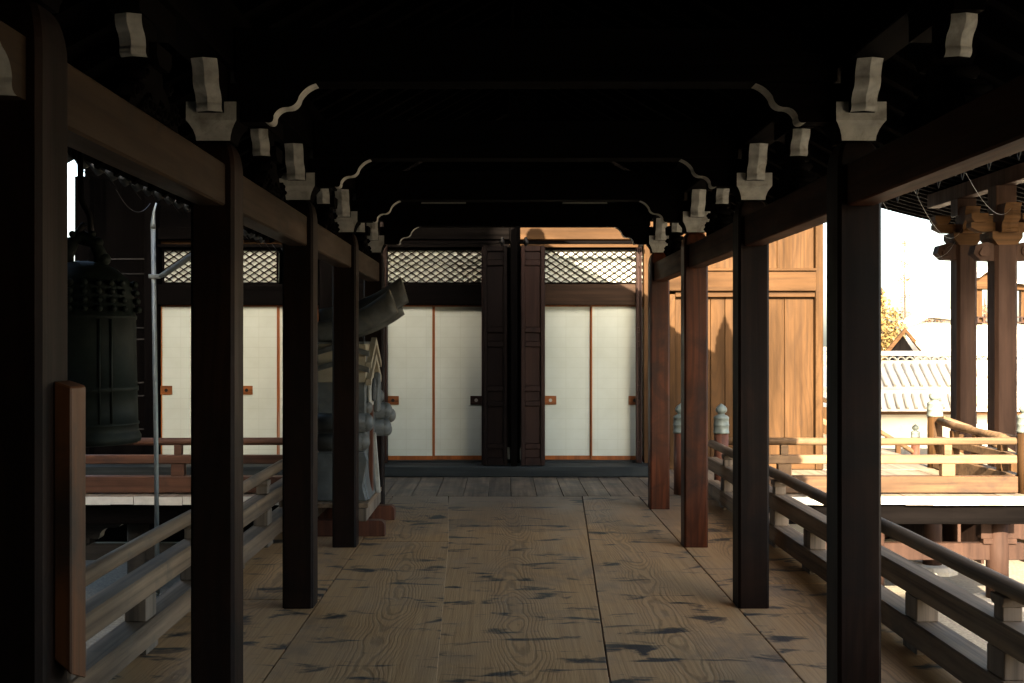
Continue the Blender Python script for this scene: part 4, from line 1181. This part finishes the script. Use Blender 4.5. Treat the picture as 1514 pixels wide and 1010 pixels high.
# ---------------------------------------------------------------- far things beyond the court
bw_y = 30.0
bwz0 = GZ
bw = thing('boundary_wall', (13, bw_y, GZ), 'long white plastered boundary wall with two tiers of grey tiles', 'wall')
bx0, bx1 = 4.5, 26.0
m = MB(); m.box(bx0, bx1, bw_y - 0.35, bw_y + 0.35, GZ, PZ(608, bw_y - 0.5)); m.build('plaster_wall', M['plaster'], bw)
ze1 = PZ(606, bw_y - 1.0); 
def tier(ya, za, yb, zb, nm):
    m = MB(); m.add([(bx0, ya, za), (bx1, ya, za), (bx1, yb, zb), (bx0, yb, zb), (bx0, ya, za - 0.06), (bx1, ya, za - 0.06), (bx1, yb, zb - 0.06), (bx0, yb, zb - 0.06)],
                     [(0, 1, 2, 3), (7, 6, 5, 4), (0, 4, 5, 1), (1, 5, 6, 2), (2, 6, 7, 3), (3, 7, 4, 0)]); m.build(nm, M['tile_far'], bw)
    x = 9.4; proto = None
    while x < 17:
        if proto is None:
            m = MB(); m.tube([(0, ya - 0.02, za + 0.02), (0, yb, zb + 0.02)], 0.045, 8); proto = m.build('cover_tile', M['tile_rib'], bw); proto.location.x = x - LOC[bw.name].x; proto.data.transform(Matrix.Translation((LOC[bw.name].x, 0, 0)))
        else:
            c = bpy.data.objects.new('cover_tile', proto.data); col.objects.link(c); c.parent = bw; c.location = (x - LOC[bw.name].x, 0, 0)
        x += 0.235
M['tile_rib'] = plain('shadowed grey rib tile', (0.42, 0.39, 0.33), 0.5, 0.2, 3)
tier(bw_y - 1.05, PZ(605, bw_y - 1.05), bw_y - 0.75, PZ(584, bw_y - 0.75), 'lower_tile_bed')
m = MB(); m.box(bx0, bx1, bw_y - 0.76, bw_y - 0.70, PZ(586, bw_y - 0.75), PZ(571, bw_y - 0.75)); m.build('plaster_band', M['plaster'], bw)
tier(bw_y - 0.80, PZ(572, bw_y - 0.8), bw_y, PZ(538, bw_y), 'upper_tile_bed')
m = MB(); m.box(bx0, bx1, bw_y - 0.06, bw_y + 0.1, PZ(540, bw_y), PZ(533, bw_y)); m.build('ridge_base', M['tile_far'], bw)
x = 9.4
proto = None
while x < 17:                                       # openwork ridge: little half round tiles
    if proto is None:
        m = MB(); pts = [(0.02 * 0 + 0.11 * math.cos(a), 0.10 * math.sin(a)) for a in [math.pi * k / 6 for k in range(7)]] + [(0.08 * math.cos(a), 0.07 * math.sin(a)) for a in [math.pi * (6 - k) / 6 for k in range(7)]]
        m.prism(pts, 'y', -0.06, 0.06); proto = m.build('ridge_arc', M['tile_rib'], None); proto.parent = bw
        o = proto
    else:
        o = bpy.data.objects.new('ridge_arc', proto.data); col.objects.link(o); o.parent = bw
    o.location = Vector((x, bw_y, PZ(532.5, bw_y))) - LOC[bw.name]
    x += 0.23
m = MB(); m.box(bx0, bx1, bw_y - 0.1, bw_y + 0.14, PZ(526, bw_y), PZ(519, bw_y)); m.build('ridge_cap', M['tile_far'], bw)
m = MB(); m.box(bx0, bx1, bw_y - 0.95, bw_y - 0.36, PZ(613, bw_y - 0.9), PZ(608, bw_y - 0.9)); m.build('eave_board', M['lit_x'], bw)

# gabled house behind the wall
gy = 38.0
gh = thing('gabled_house', (PX(1345, gy), gy, GZ), 'small house with open dark gable and pale tiled roof behind the wall', 'house')
gx, gz = PX(1339, gy), PZ(489, gy)
ex0, ex1, ez = PX(1317, gy), PX(1361, gy), PZ(520, gy)
m = MB(); m.prism([(ex0 + 0.12, GZ), (ex1 - 0.12, GZ), (ex1 - 0.12, ez), (gx, gz - 0.14), (ex0 + 0.12, ez)], 'y', gy + 0.3, gy + 0.5); m.build('gable_wall', M['dark_z'], gh)
for a, b in ((ex0, gx), (gx, ex1)):
    pass
m = MB(); m.prism([(ex0 - 0.15, ez - 0.15), (gx, gz - 0.06), (gx, gz + 0.1), (ex0 - 0.28, ez - 0.1)], 'y', gy, gy + 0.12); m.build('bargeboard', M['lit_x'], gh)
m = MB(); m.prism([(ex1 + 0.15, ez - 0.15), (gx, gz - 0.06), (gx, gz + 0.1), (ex1 + 0.28, ez - 0.1)], 'y', gy, gy + 0.12); m.build('bargeboard', M['lit_x'], gh)
rx1 = PX(1480, gy)
m = MB(); zr0 = PZ(487, gy)
m.add([(gx, gy + 0.1, gz + 0.05), (rx1, gy + 0.8, zr0 + 0.02), (rx1 + 0.4, gy - 0.1, PZ(521, gy)), (ex1 + 0.2, gy - 0.1, ez - 0.05), (gx, gy + 0.1, gz - 0.05), (rx1, gy + 0.8, zr0 - 0.08), (rx1 + 0.4, gy - 0.1, PZ(521, gy) - 0.1), (ex1 + 0.2, gy - 0.1, ez - 0.15)],
      [(0, 1, 2, 3), (7, 6, 5, 4), (0, 4, 5, 1), (1, 5, 6, 2), (2, 6, 7, 3), (3, 7, 4, 0)]); m.build('tile_roof', M['tile_far'], gh)
m = MB(); m.box(ex1 - 0.1, rx1, gy + 0.9, gy + 1.1, GZ, PZ(489, gy)); m.build('house_wall', M['plaster'], gh)

# gate roof between the porch pillars
ty = 46.0
gt = thing('gate_tower', (PX(1458, ty), ty, GZ), 'distant gate tower with curved tiled gable seen between porch pillars', 'tower')
cxg = PX(1458, ty)
def arc(pxs, Y): return [(PX(a, Y), PZ(b, Y)) for a, b in pxs]
up = arc([(1436, 404), (1444, 397), (1452, 394), (1462, 397), (1470, 406), (1486, 414), (1510, 416)], ty)
lo = arc([(1510, 422), (1486, 420), (1468, 413), (1460, 405), (1452, 402), (1445, 405), (1436, 412)], ty)
m = MB(); m.prism(up + lo, 'y', ty - 0.8, ty + 0.5); m.build('curved_roof', M['tile_far'], gt)
up2 = arc([(1436, 413), (1445, 406), (1452, 403), (1460, 406), (1468, 414), (1486, 421), (1510, 423)], ty)
lo2 = arc([(1510, 430), (1486, 428), (1436, 428)], ty)
m = MB(); m.prism(up2 + lo2, 'y', ty - 0.5, ty + 0.4); m.build('gable_board', M['lit_x'], gt)
m = MB(); m.box(PX(1440, ty), PX(1512, ty), ty - 0.3, ty + 0.3, GZ, PZ(479, ty)); m.build('tower_wall', M['plaster'], gt)
for a in (1443, 1476, 1509):
    m = MB(); m.box(PX(a, ty) - 0.12, PX(a, ty) + 0.12, ty - 0.32, ty - 0.1, PZ(480, ty), PZ(428, ty)); m.build('tower_post', M['lit_z'], gt)
m = MB(); m.box(PX(1438, ty), PX(1513, ty), ty - 0.5, ty - 0.4, PZ(478, ty), PZ(476, ty)); m.build('balcony_rail', M['kohai'], gt)
m = MB(); m.box(PX(1438, ty), PX(1513, ty), ty - 0.5, ty - 0.4, PZ(470, ty), PZ(468.5, ty)); m.build('balcony_rail', M['kohai'], gt)
for k in range(10):
    xx = PX(1439 + 8 * k, ty); m = MB(); m.box(xx - 0.03, xx + 0.03, ty - 0.49, ty - 0.41, PZ(476, ty), PZ(470, ty)); m.build('baluster', M['kohai'], gt)
# curved far roof corner
fy = 52.0
fr = thing('curved_roof_hall', (PX(1375, fy), fy, GZ), 'pale curved temple roof rising far behind the gabled house', 'temple hall')
crv = arc([(1332, 478), (1345, 473), (1358, 467), (1368, 461), (1374, 455), (1378, 449), (1384, 449), (1392, 455), (1404, 462), (1420, 466), (1420, 474), (1395, 472), (1380, 470), (1366, 470), (1350, 478), (1334, 483)], fy)
m = MB(); m.prism(crv, 'y', fy - 0.6, fy + 1.2); m.build('curved_roof', M['tile_far'], fr)
m = MB(); m.box(PX(1342, fy), PX(1415, fy), fy, fy + 1.0, GZ, PZ(477, fy)); m.build('hall_wall', M['plaster'], fr)

# trees
def tree(name, base, h, blobs, leaf_m, n, ls, label, trunk_r=0.16, lean=(0, 0)):
    t = thing(name, base, label, 'tree', 'trees beyond the court')
    b = Vector(base)
    m = MB(); top = b + Vector((lean[0], lean[1], h))
    m.tube([b - Vector((0, 0, 0.1)), b.lerp(top, 0.35) + Vector((0.08, 0, 0)), b.lerp(top, 0.7), top], [trunk_r, trunk_r * 0.75, trunk_r * 0.45, trunk_r * 0.15], 8)
    for (c, r_) in blobs:
        s0 = b.lerp(top, random.uniform(0.4, 0.8)); e = b + Vector(c)
        m.tube([s0, s0.lerp(e, 0.5) + Vector((0, 0, 0.15)), e], [trunk_r * 0.35, trunk_r * 0.2, trunk_r * 0.06], 6)
        for q in range(5):
            e2 = e + Vector((random.uniform(-1, 1), random.uniform(-1, 1), random.uniform(-.4, 1))) * r_ * 0.9
            m.tube([s0.lerp(e, 0.7), e2], [trunk_r * 0.12, trunk_r * 0.03], 4)
    m.build('trunk', M['bark'], t)
    L_ = MB(); vs, fs = [], []
    for k in range(n):
        c, r_ = blobs[random.randrange(len(blobs))]
        while True:
            d = Vector((random.uniform(-1, 1), random.uniform(-1, 1), random.uniform(-1, 1)))
            if 0.15 < d.length < 1: break
        p = b + Vector(c) + d * r_ * random.uniform(0.6, 1.05)
        a = Vector((random.gauss(0, 1), random.gauss(0, 1), random.gauss(0, 1))).normalized()
        bb = a.cross(Vector((random.gauss(0, 1), random.gauss(0, 1), random.gauss(0, 1)))).normalized()
        s = ls * random.uniform(0.6, 1.3); i0 = len(vs)
        vs += [p - a * s, p + bb * s * 0.5, p + a * s, p - bb * s * 0.5]; fs.append((i0, i0 + 1, i0 + 2, i0 + 3))
    L_.add(vs, fs); L_.build('crown', leaf_m, t)
yT = 40.0
c0 = P(1304, 470, yT)
tree('leafy_tree', (c0.x, yT, GZ), 4.8, [((0, 0, 3.4), 1.0), ((0.35, 0.1, 2.6), 0.9), ((-0.4, 0.2, 4.2), 0.8), ((-0.8, 0, 3.0), 1.0), ((0.1, -.2, 1.9), 0.8)], M['leaf_y'], 5200, 0.085, 'yellow green leafy tree rising over the wall beside the black post')
c1 = P(1385, 470, 56)
tree('blossom_tree', (c1.x, 56, GZ), 4.8, [((0, 0, 3.6), 1.0), ((1.1, 0, 3.2), 0.9), ((-1.0, 0.2, 3.0), 0.8), ((0.4, 0, 2.3), 1.0)], M['leaf_p'], 2600, 0.07, 'pale sparse blossom tree behind the small gabled house')
c2 = P(1456, 450, 60)
tree('blossom_tree', (c2.x, 60, GZ), 5.2, [((0, 0, 4.0), 1.1), ((1.0, 0, 3.4), 1.0), ((-1.0, 0.2, 3.6), 0.9), ((0.4, 0, 2.6), 1.0)], M['leaf_p'], 3200, 0.08, 'pale sparse blossom tree seen between the porch pillars')
c3 = P(1337, 440, 70)
tree('slim_tree', (c3.x, 70, GZ), 9.5, [((0, 0, 4.5), 0.6), ((0.1, 0, 5.6), 0.5), ((0, 0, 6.7), 0.45), ((0, 0, 7.8), 0.35), ((0, 0, 9.0), 0.25)], M['leaf_p'], 160, 0.09, 'slim bare tree top far off in the glare', 0.08)

# ---------------------------------------------------------------- unseen buildings, walls and tree added to block sun and sky
def gable_block(name, x0, x1, y0, y1, zw, zr_, label):
    t = thing(name, ((x0 + x1) / 2, y1, GZ), label, 'temple hall')
    m = MB(); m.box(x0, x1, y1 - 0.25, y1, GZ, zw); m.build('wall', M['dark_z'], t)  # walls of the unseen shade halls
    m = MB(); m.box(x1 - 0.25, x1, y0, y1 - 0.251, GZ, zw); m.build('wall', M['dark_z'], t)
    m = MB(); m.box(x0, x0 + 0.25, y0, y1 - 0.251, GZ, zw); m.build('wall', M['dark_z'], t)
    ym = (y0 + y1) / 2; o = 1.0
    m = MB(); m.prism([(y1 + o, zw - 0.3), (ym, zr_), (y0 - o, zw - 0.3), (y0 - o, zw - 0.1), (ym, zr_ + 0.25), (y1 + o, zw - 0.1)], 'x', x0 - 0.6, x1 + 0.6); m.build('tile_roof', M['tile'], t)
    return t
gable_block('rear_shade_hall', -2.8, 5.2, -8.6, -2.65, 4.2, 7.2, 'unseen dark hall at the corridor start, sized to shade the court')  # building behind the view, widened and raised to shade the right court
gable_block('tall_shade_hall', -15.0, -2.9, -12.0, -1.2, 10.0, 15.5, 'unseen tall hall added on the bell side to block the sun')  # added out of view, keeps direct sun off the left yard and panels
gable_block('side_shade_wing', -14.0, -5.9, -0.6, 10.8, 7.0, 10.5, 'unseen timber wing added on the bell side to dim the yard')  # added out of view, cuts sky light coming from the left
for xw in (-1.95, 2.25):  # added out of view so less light reaches the post fronts
    vs_ = thing('passage_shade_wall', (xw, 0, 0), 'unseen boarded side wall added to darken the post fronts, ' + ('bell side' if xw < 0 else 'sunny side'), 'wall')
    m = MB(); m.box(xw - 0.04, xw + 0.04, -2.6, 0.6, 0.004, 2.75); m.build('wall_board', M['dark_z'], vs_)
tree('pillar_shade_tree', (7.5, 9.3, GZ), 8.8, [((0, 0, 6.2), 1.15), ((0.4, 0.3, 7.2), 1.05), ((-0.4, -0.2, 7.5), 0.95), ((0.5, -0.3, 8.3), 0.9), ((-0.5, 0.3, 8.6), 0.85), ((0.7, 0.2, 6.6), 0.9), ((-0.3, 0.1, 6.8), 1.0)], M['leaf_d'], 9000, 0.13, 'unseen dense evergreen added to shade the porch pillars', 0.2)  # added out of view so its crown shades the porch pillars
